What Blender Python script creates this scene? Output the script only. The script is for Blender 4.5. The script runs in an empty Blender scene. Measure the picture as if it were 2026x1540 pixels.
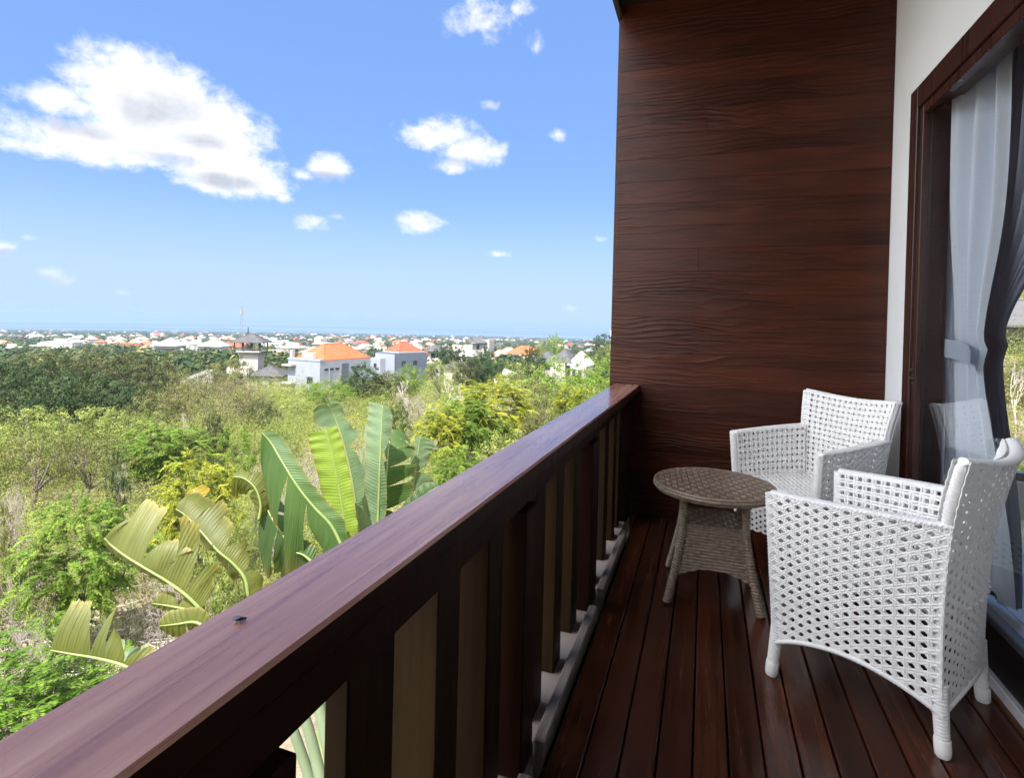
import bpy, math, random
import numpy as np
from mathutils import Vector, Matrix, noise as mnoise
R = math.radians
random.seed(7)
rng = np.random.default_rng(11)
C = bpy.context.scene.collection
sc = bpy.context.scene

# ---------------------------------------------------------------- camera
HC = 1.2
F_PX, CX, CY, W, H = 1093.0, 1013.0, 650.0, 2026.0, 1540.0
YAW, PIT, ROL = R(19.28), R(0.57), R(1.41)
_F = np.array([-math.sin(YAW)*math.cos(PIT), math.cos(YAW)*math.cos(PIT), -math.sin(PIT)])
_r = np.array([math.cos(YAW), math.sin(YAW), 0.0])
_u = np.cross(_r, _F)
_c, _s = math.cos(ROL), math.sin(ROL)
RIGHT, UP = _c*_r + _s*_u, _c*_u - _s*_r
cam_d = bpy.data.cameras.new('camera')
cam = bpy.data.objects.new('camera', cam_d); C.objects.link(cam)
sc.camera = cam
cam_d.sensor_fit = 'HORIZONTAL'; cam_d.sensor_width = 36.0
cam_d.lens = 36.0*F_PX/W
cam_d.shift_x = 0.0
cam_d.shift_y = -(H/2 - CY)/W
cam_d.clip_start = 0.02; cam_d.clip_end = 120000
M3 = Matrix(((RIGHT[0], UP[0], -_F[0]), (RIGHT[1], UP[1], -_F[1]), (RIGHT[2], UP[2], -_F[2])))
cam.matrix_world = Matrix.Translation((0, 0, HC)) @ M3.to_4x4()

def ray(px, py):                       # direction through a point of the photograph
    return RIGHT*((px-CX)/F_PX) + UP*(-(py-CY)/F_PX) + _F
def pt(px, py, depth):                 # point at a depth along the viewing axis
    return np.array([0, 0, HC]) + ray(px, py)*depth
def bearing(px, py=660):               # compass bearing (from +Y, clockwise) of an image column
    d = ray(px, py); return math.atan2(d[0], d[1])

# ---------------------------------------------------------------- light
SUN_EL, SUN_AZ = R(56), math.atan2(0.05, -1.0)     # azimuth measured from +Y towards +X
sun_dir = Vector((math.sin(SUN_AZ)*math.cos(SUN_EL), math.cos(SUN_AZ)*math.cos(SUN_EL), math.sin(SUN_EL)))
sd = bpy.data.lights.new('sun', 'SUN'); sd.energy = 4.5; sd.angle = R(0.5); sd.color = (1, .955, .88)
sun = bpy.data.objects.new('sun', sd); C.objects.link(sun)
sun.rotation_euler = sun_dir.to_track_quat('Z', 'Y').to_euler()
sc.view_settings.view_transform = 'Standard'; sc.view_settings.look = 'None'
sc.view_settings.gamma = 1; sc.view_settings.use_curve_mapping = False
sc.view_settings.exposure = 1.75

world = bpy.data.worlds.new('World'); sc.world = world; world.use_nodes = True
def build_sky():
    nt = world.node_tree; N = nt.nodes; L = nt.links; N.clear()
    out = N.new('ShaderNodeOutputWorld')
    bgn = N.new('ShaderNodeBackground'); bgn.inputs[1].default_value = 0.063
    sky = N.new('ShaderNodeTexSky'); sky.sky_type = 'NISHITA'; sky.sun_disc = False
    sky.sun_elevation = SUN_EL; sky.sun_rotation = SUN_AZ
    sky.air_density = 1.0; sky.dust_density = 0.15; sky.ozone_density = 3.0; sky.altitude = 200
    tc = N.new('ShaderNodeTexCoord')
    def m(op, a, b=None, c=None):
        n = N.new('ShaderNodeMath'); n.operation = op
        for i, v in enumerate((a, b, c)):
            if v is None: continue
            if isinstance(v, (int, float)): n.inputs[i].default_value = v
            else: L.new(v, n.inputs[i])
        return n.outputs[0]
    sp = N.new('ShaderNodeSeparateXYZ'); L.new(tc.outputs['Generated'], sp.inputs[0])
    az = m('ARCTAN2', sp.outputs[0], sp.outputs[1])
    el = m('ARCSINE', sp.outputs[2])
    cb = N.new('ShaderNodeCombineXYZ'); L.new(az, cb.inputs[0]); L.new(el, cb.inputs[1])
    def noise(vec, scale, detail, rough, dist=0.0, sy=1.0, off=0.0):
        mp = N.new('ShaderNodeMapping'); mp.inputs['Scale'].default_value = (1, sy, 1)
        mp.inputs['Location'].default_value = (off, off*.7, off*.3)
        L.new(vec, mp.inputs[0])
        n = N.new('ShaderNodeTexNoise'); n.inputs['Scale'].default_value = scale
        n.inputs['Detail'].default_value = detail; n.inputs['Roughness'].default_value = rough
        n.inputs['Distortion'].default_value = dist
        L.new(mp.outputs[0], n.inputs[0]); return n.outputs['Fac']
    n1 = noise(cb.outputs[0], 13, 9, .62, .3, 1.3)          # edges
    n2 = noise(cb.outputs[0], 42, 6, .62, .2, 1.2, 3.1)
    n3 = noise(cb.outputs[0], 9, 5, .55, .2, 1.5, 7.7)      # grey undersides
    wob = m('ADD', m('MULTIPLY', m('SUBTRACT', n1, .5), 2.0), m('MULTIPLY', m('SUBTRACT', n2, .5), 1.35))
    #        px   py   half-width half-height  strength
    cl = [(285, 185, 108, 76, 1.5), (112, 200, 76, 40, 1.05), (215, 285, 190, 42, 1.25), (300, 270, 110, 60, 1.4), (85, 292, 120, 26, .85), (395, 266, 115, 72, 1.5), (450, 332, 115, 48, 1.35), (530, 362, 60, 34, 1.0), (560, 392, 26, 18, .7),
          (650, 330, 52, 32, .85), (592, 347, 46, 15, .7), (868, 264, 80, 34, 1.15), (935, 297, 70, 34, 1.15), (905, 326, 55, 22, .8), (825, 440, 55, 28, .9), (875, 440, 45, 12, .4), (618, 440, 52, 20, .75), (665, 428, 36, 14, .45),
          (945, 35, 75, 50, .85), (1035, 12, 50, 24, .5), (1062, 88, 34, 34, .5), (1102, 268, 32, 20, .65), (985, 503, 40, 11, .65), (1187, 472, 28, 14, .4), (975, 208, 34, 18, .38), (105, 545, 42, 34, .6), (5, 490, 30, 22, .8),
          (62, 470, 28, 11, .5), (240, 579, 32, 9, .5), (1128, 610, 44, 14, .45), (575, 395, 20, 14, .4)]
    gl = [(300, 215, 72, 42), (395, 278, 48, 18), (150, 255, 60, 16), (330, 312, 60, 14), (455, 358, 60, 14), (90, 560, 30, 20), (930, 322, 40, 12), (650, 350, 30, 10), (10, 500, 20, 10)]
    dens = None
    for px, py, hw, hh, st in cl:
        if st <= 0: continue
        d = ray(px, py); d = d/np.linalg.norm(d)
        a0, e0 = math.atan2(d[0], d[1]), math.asin(d[2])
        k = np.linalg.norm(ray(px, py))                      # off-axis: a pixel spans a smaller angle
        ra, rb = hw/F_PX/k/max(.3, math.cos(e0)), hh/F_PX/k
        dx = m('MULTIPLY', m('SUBTRACT', az, a0), 1/ra); dy = m('MULTIPLY', m('SUBTRACT', el, e0), 1/rb)
        e = m('ADD', m('MULTIPLY', dx, dx), m('MULTIPLY', dy, dy))
        v = m('SUBTRACT', st, m('MULTIPLY', m('POWER', e, .75), .95))
        dens = v if dens is None else m('MAXIMUM', dens, v)
    gden = None
    for px, py, hw, hh in gl:
        d = ray(px, py); k = np.linalg.norm(d); d = d/k
        a0, e0 = math.atan2(d[0], d[1]), math.asin(d[2])
        dx = m('MULTIPLY', m('SUBTRACT', az, a0), F_PX*k*max(.3, math.cos(e0))/hw); dy = m('MULTIPLY', m('SUBTRACT', el, e0), F_PX*k/hh)
        v = m('SUBTRACT', 1.0, m('MULTIPLY', m('ADD', m('MULTIPLY', dx, dx), m('MULTIPLY', dy, dy)), .6))
        gden = v if gden is None else m('MAXIMUM', gden, v)
    # unseen clouds added beside, above and behind the balcony to light it
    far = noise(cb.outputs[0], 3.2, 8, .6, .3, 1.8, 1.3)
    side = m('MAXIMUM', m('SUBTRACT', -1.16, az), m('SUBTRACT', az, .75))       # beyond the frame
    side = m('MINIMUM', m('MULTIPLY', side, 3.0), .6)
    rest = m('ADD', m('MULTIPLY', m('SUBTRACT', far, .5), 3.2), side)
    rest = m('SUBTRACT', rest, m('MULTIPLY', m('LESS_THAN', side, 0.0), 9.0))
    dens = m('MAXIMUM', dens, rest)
    cov = m('ADD', dens, wob)
    mr = N.new('ShaderNodeMapRange'); mr.interpolation_type = 'SMOOTHSTEP'
    mr.inputs['From Min'].default_value = -.06; mr.inputs['From Max'].default_value = 1.1
    L.new(cov, mr.inputs['Value'])
    up = N.new('ShaderNodeMapRange'); up.inputs['From Min'].default_value = 0.0; up.inputs['From Max'].default_value = .05
    L.new(el, up.inputs['Value'])
    alpha = m('MULTIPLY', mr.outputs[0], up.outputs[0])
    gr = N.new('ShaderNodeMapRange'); gr.inputs['From Min'].default_value = .42; gr.inputs['From Max'].default_value = .66
    L.new(n3, gr.inputs['Value'])
    thick = N.new('ShaderNodeMapRange'); thick.inputs['From Min'].default_value = .55; thick.inputs['From Max'].default_value = 1.5
    L.new(cov, thick.inputs['Value'])
    gfac = m('MULTIPLY', m('ADD', gden, m('MULTIPLY', m('SUBTRACT', n1, .5), 2.2)), .85)
    gfac = m('MAXIMUM', m('MINIMUM', m('ADD', gfac, m('MULTIPLY', m('SUBTRACT', gr.outputs[0], .5), .35)), 1.0), 0.0)
    ccol = N.new('ShaderNodeMixRGB'); L.new(gfac, ccol.inputs[0])
    ccol.inputs[1].default_value = (5.6, 5.65, 5.7, 1); ccol.inputs[2].default_value = (3.0, 3.2, 3.7, 1)
    # these added clouds outshine the visible ones to brighten balcony and chairs
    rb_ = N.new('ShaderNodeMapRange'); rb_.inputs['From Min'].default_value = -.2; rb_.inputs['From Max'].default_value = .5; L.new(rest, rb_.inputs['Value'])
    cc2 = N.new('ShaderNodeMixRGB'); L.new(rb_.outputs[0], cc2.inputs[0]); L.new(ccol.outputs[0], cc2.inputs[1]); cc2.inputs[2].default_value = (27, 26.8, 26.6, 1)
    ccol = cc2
    sky_t = N.new('ShaderNodeMixRGB'); sky_t.blend_type = 'MULTIPLY'; sky_t.inputs[0].default_value = 1; L.new(sky.outputs[0], sky_t.inputs[1]); sky_t.inputs[2].default_value = (1.1, 1.15, 1.5, 1)
    sk2 = N.new('ShaderNodeMixRGB'); sk2.inputs[0].default_value = .72; L.new(sky_t.outputs[0], sk2.inputs[1]); sk2.inputs[2].default_value = (1.12, 2.12, 4.4, 1); sky_t = sk2
    # moist air whitens the sky towards the horizon
    hz = N.new('ShaderNodeMapRange'); hz.interpolation_type = 'SMOOTHERSTEP'
    hz.inputs['From Min'].default_value = -.02; hz.inputs['From Max'].default_value = .27; hz.inputs['To Min'].default_value = .95; hz.inputs['To Max'].default_value = 0.0
    L.new(el, hz.inputs['Value'])
    hs = N.new('ShaderNodeMixRGB'); L.new(hz.outputs[0], hs.inputs[0]); L.new(sky_t.outputs[0], hs.inputs[1]); hs.inputs[2].default_value = (2.75, 3.7, 4.85, 1)
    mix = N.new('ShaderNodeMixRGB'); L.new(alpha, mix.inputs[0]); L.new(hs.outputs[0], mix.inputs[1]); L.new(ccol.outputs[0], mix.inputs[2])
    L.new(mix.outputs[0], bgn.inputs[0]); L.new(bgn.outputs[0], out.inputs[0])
build_sky()
sc.cycles.use_denoising = True
sc.cycles.max_bounces = 8; sc.cycles.diffuse_bounces = 4; sc.cycles.transparent_max_bounces = 12
sc.cycles.volume_bounces = 0
sc.cycles.sample_clamp_indirect = 6

# ---------------------------------------------------------------- helpers
def tag(o, label=None, cat=None, group=None, kind=None):
    if label: o['label'] = label
    if cat: o['category'] = cat
    if group: o['group'] = group
    if kind: o['kind'] = kind
    return o
def empty(name, loc=(0, 0, 0), rz=0.0, label=None, cat=None, group=None):
    o = bpy.data.objects.new(name, None); C.objects.link(o)
    o.location = loc; o.rotation_euler = (0, 0, rz); o.empty_display_size = .1
    return tag(o, label, cat, group)

class MB:
    """collects shapes and links them as ONE mesh object"""
    def __init__(s): s.v = []; s.f = []; s.uv = {}; s.mi = []; s.n = 0; s.att = []; s.hasuv = False
    def add(s, v, f, mi=0, uv=None, att=0.0):
        b = s.n
        s.v.extend([tuple(map(float, p)) for p in v]); s.n += len(v)
        for k in f: s.f.append(tuple(int(i)+b for i in k)); s.mi.append(mi)
        if uv is not None:
            s.hasuv = True
            for i, q in enumerate(uv): s.uv[b+i] = q
        s.att.extend([att]*len(v))
    def box(s, lo, hi, mi=0, M=None, bev=0.0, att=0.0):
        x0, y0, z0 = lo; x1, y1, z1 = hi
        if bev <= 0:
            v = [(x0,y0,z0),(x1,y0,z0),(x1,y1,z0),(x0,y1,z0),(x0,y0,z1),(x1,y0,z1),(x1,y1,z1),(x0,y1,z1)]
            f = [(3,2,1,0),(4,5,6,7),(0,1,5,4),(1,2,6,5),(2,3,7,6),(3,0,4,7)]
        else:
            b = bev; v = []; idx = {}
            c = ((x0+x1)/2, (y0+y1)/2, (z0+z1)/2); h = ((x1-x0)/2, (y1-y0)/2, (z1-z0)/2)
            for sx in (-1,1):
                for sy in (-1,1):
                    for sz in (-1,1):
                        for a in range(3):
                            sg = (sx,sy,sz)
                            p = [c[i]+sg[i]*(h[i]-(0 if i == a else b)) for i in range(3)]
                            idx[(sx,sy,sz,a)] = len(v); v.append(tuple(p))
            f = []
            for a in range(3):
                o1, o2 = [i for i in range(3) if i != a]
                for sa in (-1,1):
                    q = []
                    for s1, s2 in ((-1,-1),(1,-1),(1,1),(-1,1)):
                        sg = [0,0,0]; sg[a] = sa; sg[o1] = s1; sg[o2] = s2; q.append(idx[(*sg,a)])
                    f.append(q)
                for s1 in (-1,1):                      # edges along axis a
                    for s2 in (-1,1):
                        q = []
                        for sa, fa in ((-1,o1),(-1,o2),(1,o2),(1,o1)):
                            sg = [0,0,0]; sg[a] = sa; sg[o1] = s1; sg[o2] = s2; q.append(idx[(*sg,fa)])
                        f.append(q)
            for sx in (-1,1):
                for sy in (-1,1):
                    for sz in (-1,1): f.append([idx[(sx,sy,sz,a)] for a in range(3)])
        if M is not None: v = [tuple(M @ Vector(p)) for p in v]
        s.add(v, f, mi, att=att)
    def tube(s, pts, rad, n=8, mi=0, cap=True, ridge=None, att=0.0, uv=False, flat=1.0):
        P = [np.array(p, float) for p in pts]; k = len(P)
        if not hasattr(rad, '__len__'): rad = [rad]*k
        v = []; f = []; U = []
        t = P[1]-P[0]; t /= np.linalg.norm(t)
        a = np.cross(t, [0,0,1.0])
        if np.linalg.norm(a) < 1e-3: a = np.cross(t, [1.0,0,0])
        a /= np.linalg.norm(a); ln = 0
        for i in range(k):
            t = (P[min(i+1,k-1)]-P[max(i-1,0)]); t /= (np.linalg.norm(t)+1e-12)
            a = a - t*(a@t); a /= (np.linalg.norm(a)+1e-12); b = np.cross(t, a)
            if i: ln += np.linalg.norm(P[i]-P[i-1])
            for j in range(n):
                th = 2*math.pi*j/n; r = rad[i]
                if ridge: r = r*(1+ridge[0]*math.sin(ridge[1]*ln+ridge[2]*th))
                v.append(P[i]+r*(math.cos(th)*a+math.sin(th)*b)*np.array([1, 1, flat])); U.append((ln, j/n))
        for i in range(k-1):
            for j in range(n):
                f.append((i*n+j, i*n+(j+1)%n, (i+1)*n+(j+1)%n, (i+1)*n+j))
        if cap:
            f.append(tuple(range(n))[::-1]); f.append(tuple((k-1)*n+j for j in range(n)))
        s.add(v, f, mi, uv=U if uv else None, att=att)
    def grid(s, fn, nu, nv, mi=0, att=0.0, uv=True):
        v = []; U = []
        for j in range(nv+1):
            for i in range(nu+1):
                v.append(fn(i/nu, j/nv)); U.append((i/nu, j/nv))
        f = [(j*(nu+1)+i, j*(nu+1)+i+1, (j+1)*(nu+1)+i+1, (j+1)*(nu+1)+i) for j in range(nv) for i in range(nu)]
        s.add(v, f, mi, uv=U if uv else None, att=att)
    def build(s, name, mats, parent=None, smooth=True, angle=40, recalc=True):
        me = bpy.data.meshes.new(name)
        me.from_pydata(s.v, [], s.f)
        if not isinstance(mats, (list, tuple)): mats = [mats]
        for m in mats: me.materials.append(m)
        if len(mats) > 1: me.polygons.foreach_set('material_index', s.mi)
        if s.hasuv:
            ul = me.uv_layers.new(name='uv')
            li = np.zeros(len(me.loops), int); me.loops.foreach_get('vertex_index', li)
            uva = np.zeros((s.n, 2));
            for k, q in s.uv.items(): uva[k] = q
            ul.data.foreach_set('uv', uva[li].ravel())
        if any(s.att):
            at_ = me.attributes.new('tone', 'FLOAT', 'POINT'); at_.data.foreach_set('value', s.att)
        if recalc:
            import bmesh
            bm = bmesh.new(); bm.from_mesh(me); bmesh.ops.recalc_face_normals(bm, faces=bm.faces); bm.to_mesh(me); bm.free()
        if smooth:
            me.polygons.foreach_set('use_smooth', [True]*len(me.polygons))
            me.set_sharp_from_angle(angle=R(angle))
        me.update()
        o = bpy.data.objects.new(name, me); C.objects.link(o)
        if parent is not None: o.parent = parent
        return o

def raw_mesh(name, verts, quads, mats, tone=None, mi=None):
    """numpy arrays to a mesh datablock (quads (n,4))"""
    me = bpy.data.meshes.new(name)
    nv, nq = len(verts), len(quads)
    me.vertices.add(nv); me.vertices.foreach_set('co', np.asarray(verts, np.float32).ravel())
    me.loops.add(nq*4); me.loops.foreach_set('vertex_index', np.asarray(quads, np.int32).ravel())
    me.polygons.add(nq); me.polygons.foreach_set('loop_start', np.arange(nq, dtype=np.int32)*4)
    if mi is not None: me.polygons.foreach_set('material_index', np.asarray(mi, np.int32))
    for m in (mats if isinstance(mats, (list, tuple)) else [mats]): me.materials.append(m)
    if tone is not None:
        a = me.attributes.new('tone', 'FLOAT', 'POINT'); a.data.foreach_set('value', np.asarray(tone, np.float32))
    me.update(calc_edges=True)
    return me
def link(name, me, parent=None, loc=None):
    o = bpy.data.objects.new(name, me); C.objects.link(o)
    if parent is not None: o.parent = parent
    if loc is not None: o.location = loc
    return o

# ---------------------------------------------------------------- materials
class NT:
    def __init__(s, name):
        s.m = bpy.data.materials.new(name); s.m.use_nodes = True
        s.t = s.m.node_tree; s.N = s.t.nodes; s.L = s.t.links
        s.b = s.N['Principled BSDF']; s.out = s.N['Material Output']
    def n(s, typ, **kw):
        x = s.N.new('ShaderNode'+typ)
        for k, v in kw.items(): setattr(x, k, v)
        return x
    def set(s, node, **kw):
        for k, v in kw.items():
            i = node.inputs[k.replace('_', ' ')]
            if hasattr(v, 'is_linked') or isinstance(v, bpy.types.NodeSocket): s.L.new(v, i)
            else: i.default_value = v if not (isinstance(v, tuple) and len(v) == 3 and i.type == 'RGBA') else (*v, 1)
        return node
    def coord(s, scale=(1,1,1), src='Object', loc=(0,0,0), rot=(0,0,0)):
        tc = s.n('TexCoord'); mp = s.n('Mapping')
        mp.inputs['Scale'].default_value = scale; mp.inputs['Location'].default_value = loc; mp.inputs['Rotation'].default_value = rot
        s.L.new(tc.outputs[src], mp.inputs[0]); return mp.outputs[0]
    def noise(s, vec, scale, detail=4, rough=.55, dist=0.0):
        x = s.n('TexNoise'); s.L.new(vec, x.inputs[0])
        x.inputs['Scale'].default_value = scale; x.inputs['Detail'].default_value = detail
        x.inputs['Roughness'].default_value = rough; x.inputs['Distortion'].default_value = dist
        return x.outputs['Fac']
    def ramp(s, fac, stops, interp='LINEAR'):
        x = s.n('ValToRGB'); s.L.new(fac, x.inputs[0]); cr = x.color_ramp; cr.interpolation = interp
        while len(cr.elements) < len(stops): cr.elements.new(.5)
        for e, (p, c) in zip(cr.elements, stops):
            e.position = p; e.color = (*c, 1) if len(c) == 3 else c
        return x.outputs[0]
    def math(s, op, a, b=None, c=None):
        x = s.n('Math', operation=op)
        for i, v in enumerate((a, b, c)):
            if v is None: continue
            if isinstance(v, (int, float)): x.inputs[i].default_value = v
            else: s.L.new(v, x.inputs[i])
        return x.outputs[0]
    def mix(s, fac, a, b, mode='MIX'):
        x = s.n('MixRGB', blend_type=mode)
        for i, v in enumerate((fac, a, b)):
            if isinstance(v, bpy.types.NodeSocket): s.L.new(v, x.inputs[i])
            elif i == 0: x.inputs[0].default_value = v
            else: x.inputs[i].default_value = (*v, 1)
        return x.outputs[0]
    def bump(s, h, strength=.5, dist=.01, normal=None):
        x = s.n('Bump'); s.L.new(h, x.inputs['Height'])
        x.inputs['Strength'].default_value = strength; x.inputs['Distance'].default_value = dist
        if normal is not None: s.L.new(normal, x.inputs['Normal'])
        return x.outputs[0]
    def base(s, color=None, rough=None, spec=None, normal=None, metal=None, coat=None, coat_rough=None):
        b = s.b
        for nm, v in (('Base Color', color), ('Roughness', rough), ('Specular IOR Level', spec), ('Normal', normal), ('Metallic', metal), ('Coat Weight', coat), ('Coat Roughness', coat_rough)):
            if v is None: continue
            if isinstance(v, bpy.types.NodeSocket): s.L.new(v, b.inputs[nm])
            else: b.inputs[nm].default_value = (*v, 1) if isinstance(v, tuple) else v
        return s.m

def plain(name, col, rough=.6, var=.12, scale=6.0, bump=.0, spec=.4):
    t = NT(name); v = t.coord()
    nz = t.noise(v, scale, 6, .6)
    lo = tuple(c*(1-var) for c in col); hi = tuple(min(1, c*(1+var)) for c in col)
    kw = {}
    if bump: kw['normal'] = t.bump(t.noise(v, scale*14, 4), bump, .004)
    return t.base(t.ramp(nz, [(.3, lo), (.7, hi)]), rough, spec, **kw)

def wood(name, lo, hi, axis, rough=.4, bump=.35, fine=1.0, spec=.5, board=None, coat=0.0, rlo=None, deep=.003):
    """timber: grain stretched along an axis; board = (axis, pitch) gives every board its own tone"""
    t = NT(name)
    sc_ = [38*fine, 38*fine, 38*fine]; sc_[axis] = 1.6*fine
    v = t.coord(tuple(sc_))
    sc2 = [9*fine, 9*fine, 9*fine]; sc2[axis] = .55*fine
    v2 = t.coord(tuple(sc2))
    g1 = t.noise(v, 1.0, 7, .62, .35); g2 = t.noise(v2, 1.0, 4, .6, .8)
    g = t.math('ADD', t.math('MULTIPLY', g1, .55), t.math('MULTIPLY', g2, .45))
    col = t.ramp(g, [(.33, lo), (.68, hi)])
    if board:
        tc = t.n('TexCoord'); sp = t.n('SeparateXYZ'); t.L.new(tc.outputs['Object'], sp.inputs[0])
        idx = t.math('FLOOR', t.math('DIVIDE', sp.outputs[board[0]], board[1]))
        wn = t.n('TexWhiteNoise', noise_dimensions='1D'); t.L.new(idx, wn.inputs['W'])
        k = t.math('ADD', t.math('MULTIPLY', wn.outputs['Value'], .7), .65)
        cm = t.n('CombineXYZ'); [t.L.new(k, cm.inputs[i]) for i in range(3)]
        col = t.mix(1.0, col, cm.outputs[0], 'MULTIPLY')
    rg = t.n('MapRange'); t.L.new(g1, rg.inputs[0]); rg.inputs['From Min'].default_value = .3; rg.inputs['From Max'].default_value = .7
    rg.inputs['To Min'].default_value = rough*.8 if rlo is None else rlo; rg.inputs['To Max'].default_value = rough*1.25
    nb = t.bump(g, bump, deep)
    return t.base(col, rg.outputs[0], spec, nb, coat=coat)

def embossed(name, lo, hi, rough=.3, spec=.35, pitch=.1435):
    """boards pressed with a flowing wood grain in relief (runs along x)"""
    t = NT(name); tc = t.n('TexCoord'); sp = t.n('SeparateXYZ'); t.L.new(tc.outputs['Object'], sp.inputs[0])
    idx = t.math('FLOOR', t.math('DIVIDE', t.math('ADD', sp.outputs[2], .03), pitch)); wn = t.n('TexWhiteNoise', noise_dimensions='1D'); t.L.new(idx, wn.inputs['W'])
    cb = t.n('CombineXYZ'); t.L.new(t.math('ADD', t.math('MULTIPLY', sp.outputs[0], 1.5), t.math('MULTIPLY', wn.outputs['Value'], 37.0)), cb.inputs[0]); t.L.new(t.math('MULTIPLY', idx, 5.3), cb.inputs[1]); t.L.new(t.math('MULTIPLY', sp.outputs[2], 7.0), cb.inputs[2])
    wob = t.noise(cb.outputs[0], 1.0, 3, .5, .5); fine = t.noise(t.coord((5, 50, 190)), 1, 5, .6, .2)
    ph = t.math('ADD', t.math('MULTIPLY', sp.outputs[2], 190.0), t.math('MULTIPLY', wob, 40.0))
    ring = t.math('POWER', t.math('ADD', t.math('MULTIPLY', t.math('SINE', ph), .5), .5), 2.0)
    mask = t.ramp(t.noise(cb.outputs[0], .55, 2, .5), [(.42, (.12, .12, .12)), (.60, (1, 1, 1))])
    h = t.math('ADD', t.math('MULTIPLY', ring, mask), t.math('MULTIPLY', fine, .55))
    g = t.math('ADD', t.math('MULTIPLY', fine, .5), t.math('MULTIPLY', wob, .5)); col = t.ramp(g, [(.32, lo), (.68, hi)])
    k = t.math('ADD', t.math('MULTIPLY', wn.outputs['Value'], .16), .92); cm = t.n('CombineXYZ'); [t.L.new(k, cm.inputs[i]) for i in range(3)]
    return t.base(t.mix(1.0, col, cm.outputs[0], 'MULTIPLY'), rough, spec, t.bump(h, .42, .004))
# ================================================================ the balcony
PY, WX = 3.606, 0.959                      # end panel plane, facade plane
m_deck = wood('deck_timber', (.017, .0048, .0024), (.082, .0235, .0100), 1, .24, .22, 1.0, .5, board=(0, .0945), rlo=.15)
m_panel = embossed('panel_timber', (.016, .0041, .002), (.084, .0205, .0088), .32, .27)
m_rail_dark = wood('rail_timber', (.012, .0042, .0026), (.036, .0125, .0065), 2, .5, .2, 1.0, .10)
m_frame = wood('door_timber', (.022, .008, .006), (.060, .021, .014), 2, .30, .2, 1.0, .5)
m_ceiling = wood('soffit_timber', (.010, .004, .003), (.02, .008, .006), 1, .6, .2)

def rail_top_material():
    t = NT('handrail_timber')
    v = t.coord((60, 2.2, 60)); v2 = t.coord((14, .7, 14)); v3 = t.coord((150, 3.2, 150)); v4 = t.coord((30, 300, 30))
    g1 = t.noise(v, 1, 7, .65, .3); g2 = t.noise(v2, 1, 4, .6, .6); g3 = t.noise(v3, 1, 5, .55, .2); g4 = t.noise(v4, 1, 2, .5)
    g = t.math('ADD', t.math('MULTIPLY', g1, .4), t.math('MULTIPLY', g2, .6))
    col = t.ramp(g, [(.34, (.165, .052, .031)), (.5, (.32, .150, .102)), (.68, (.50, .315, .245))])  # sky sheen mixed into the top's colour; the board's sides stay dark
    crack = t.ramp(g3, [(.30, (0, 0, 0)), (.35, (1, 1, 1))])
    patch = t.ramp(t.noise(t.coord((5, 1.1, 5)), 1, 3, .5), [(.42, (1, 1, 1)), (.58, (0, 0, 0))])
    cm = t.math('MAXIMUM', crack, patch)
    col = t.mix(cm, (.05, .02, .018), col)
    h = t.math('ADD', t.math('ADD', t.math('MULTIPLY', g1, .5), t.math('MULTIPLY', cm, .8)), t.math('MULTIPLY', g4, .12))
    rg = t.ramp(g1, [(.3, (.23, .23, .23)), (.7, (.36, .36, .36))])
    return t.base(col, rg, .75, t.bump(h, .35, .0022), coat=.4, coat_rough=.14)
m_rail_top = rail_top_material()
m_kerb = wood('kerb_timber', (.09, .07, .062), (.30, .26, .25), 1, .5, .5, 1.2, .3)
m_ledge = plain('ledge_concrete', (.27, .225, .20), .7, .12, 9, .15)
m_white = plain('white_render', (.80, .81, .82), .7, .03, 3, .12)

# deck : boards run away from the camera
mb = MB()
x = -.3795
while x < WX:
    x1 = min(x+.0945, WX+.0)
    mb.box((x+.0028, -2.2, -.028), (x1-.0028, PY-.002, random.uniform(-.0012, .0)), bev=.003); x += .0945
tag(mb.build('deck', m_deck, smooth=False), kind='structure')
mb = MB(); mb.box((-.395, -2.2, -.16), (WX, PY-.002, -.034)); tag(mb.build('deck_base', plain('deck_shadow', (.02, .014, .012), .8)), kind='structure')
mb = MB(); mb.box((-.66, -2.2, -.30), (-.437, PY+.05, -.004)); tag(mb.build('ledge', m_ledge, smooth=False), kind='structure')
mb = MB(); mb.box((-.56, -2.6, 3.27), (WX+.001, PY+.10, 3.45)); mb.box((-.592, -2.6, 3.20), (-.5605, PY+.11, 3.46)); 
tag(mb.build('ceiling', m_ceiling, smooth=False), kind='structure')
mb = MB(); mb.box((-.575, -3.2, 3.462), (4.8, PY+.5, 3.70)); tag(mb.build('roof_slab', m_white, smooth=False), kind='structure')

# end panel of horizontal boards
mb = MB(); z = -.03; k = 0
while z < 3.26:
    z1 = min(z+.1435, 3.268); xs = [-.560]
    jt = {11: -.05, 17: -.02}.get(k)
    if jt is not None: xs.append(jt)
    xs.append(WX-.001)
    for a, b in zip(xs[:-1], xs[1:]):
        dy = random.uniform(0, .0004)
        mb.box((a+.0003, PY+dy, z+.0003), (b-.0003, PY+.05, z1-.0003), bev=.0011)
    z = z1; k += 1
mb.box((-.580, PY+.012, -.3), (-.5615, PY+.09, 3.195))                # trim board on the outer end
mb.box((-.559, PY+.0515, -.3), (WX-.002, PY+.09, 3.267))
tag(mb.build('panel_wall', m_panel, smooth=False), 'tall dark brown wall of horizontal timber boards closing the far end of the balcony', 'wall')

mb = MB(); mb.box((-.575, -2.8, -7.5), (WX+.16, -2.601, 3.461)); tag(mb.build('unseen_end_wall', m_panel, smooth=False), kind='structure')  # unseen wall added behind the camera to darken the balusters
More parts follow.
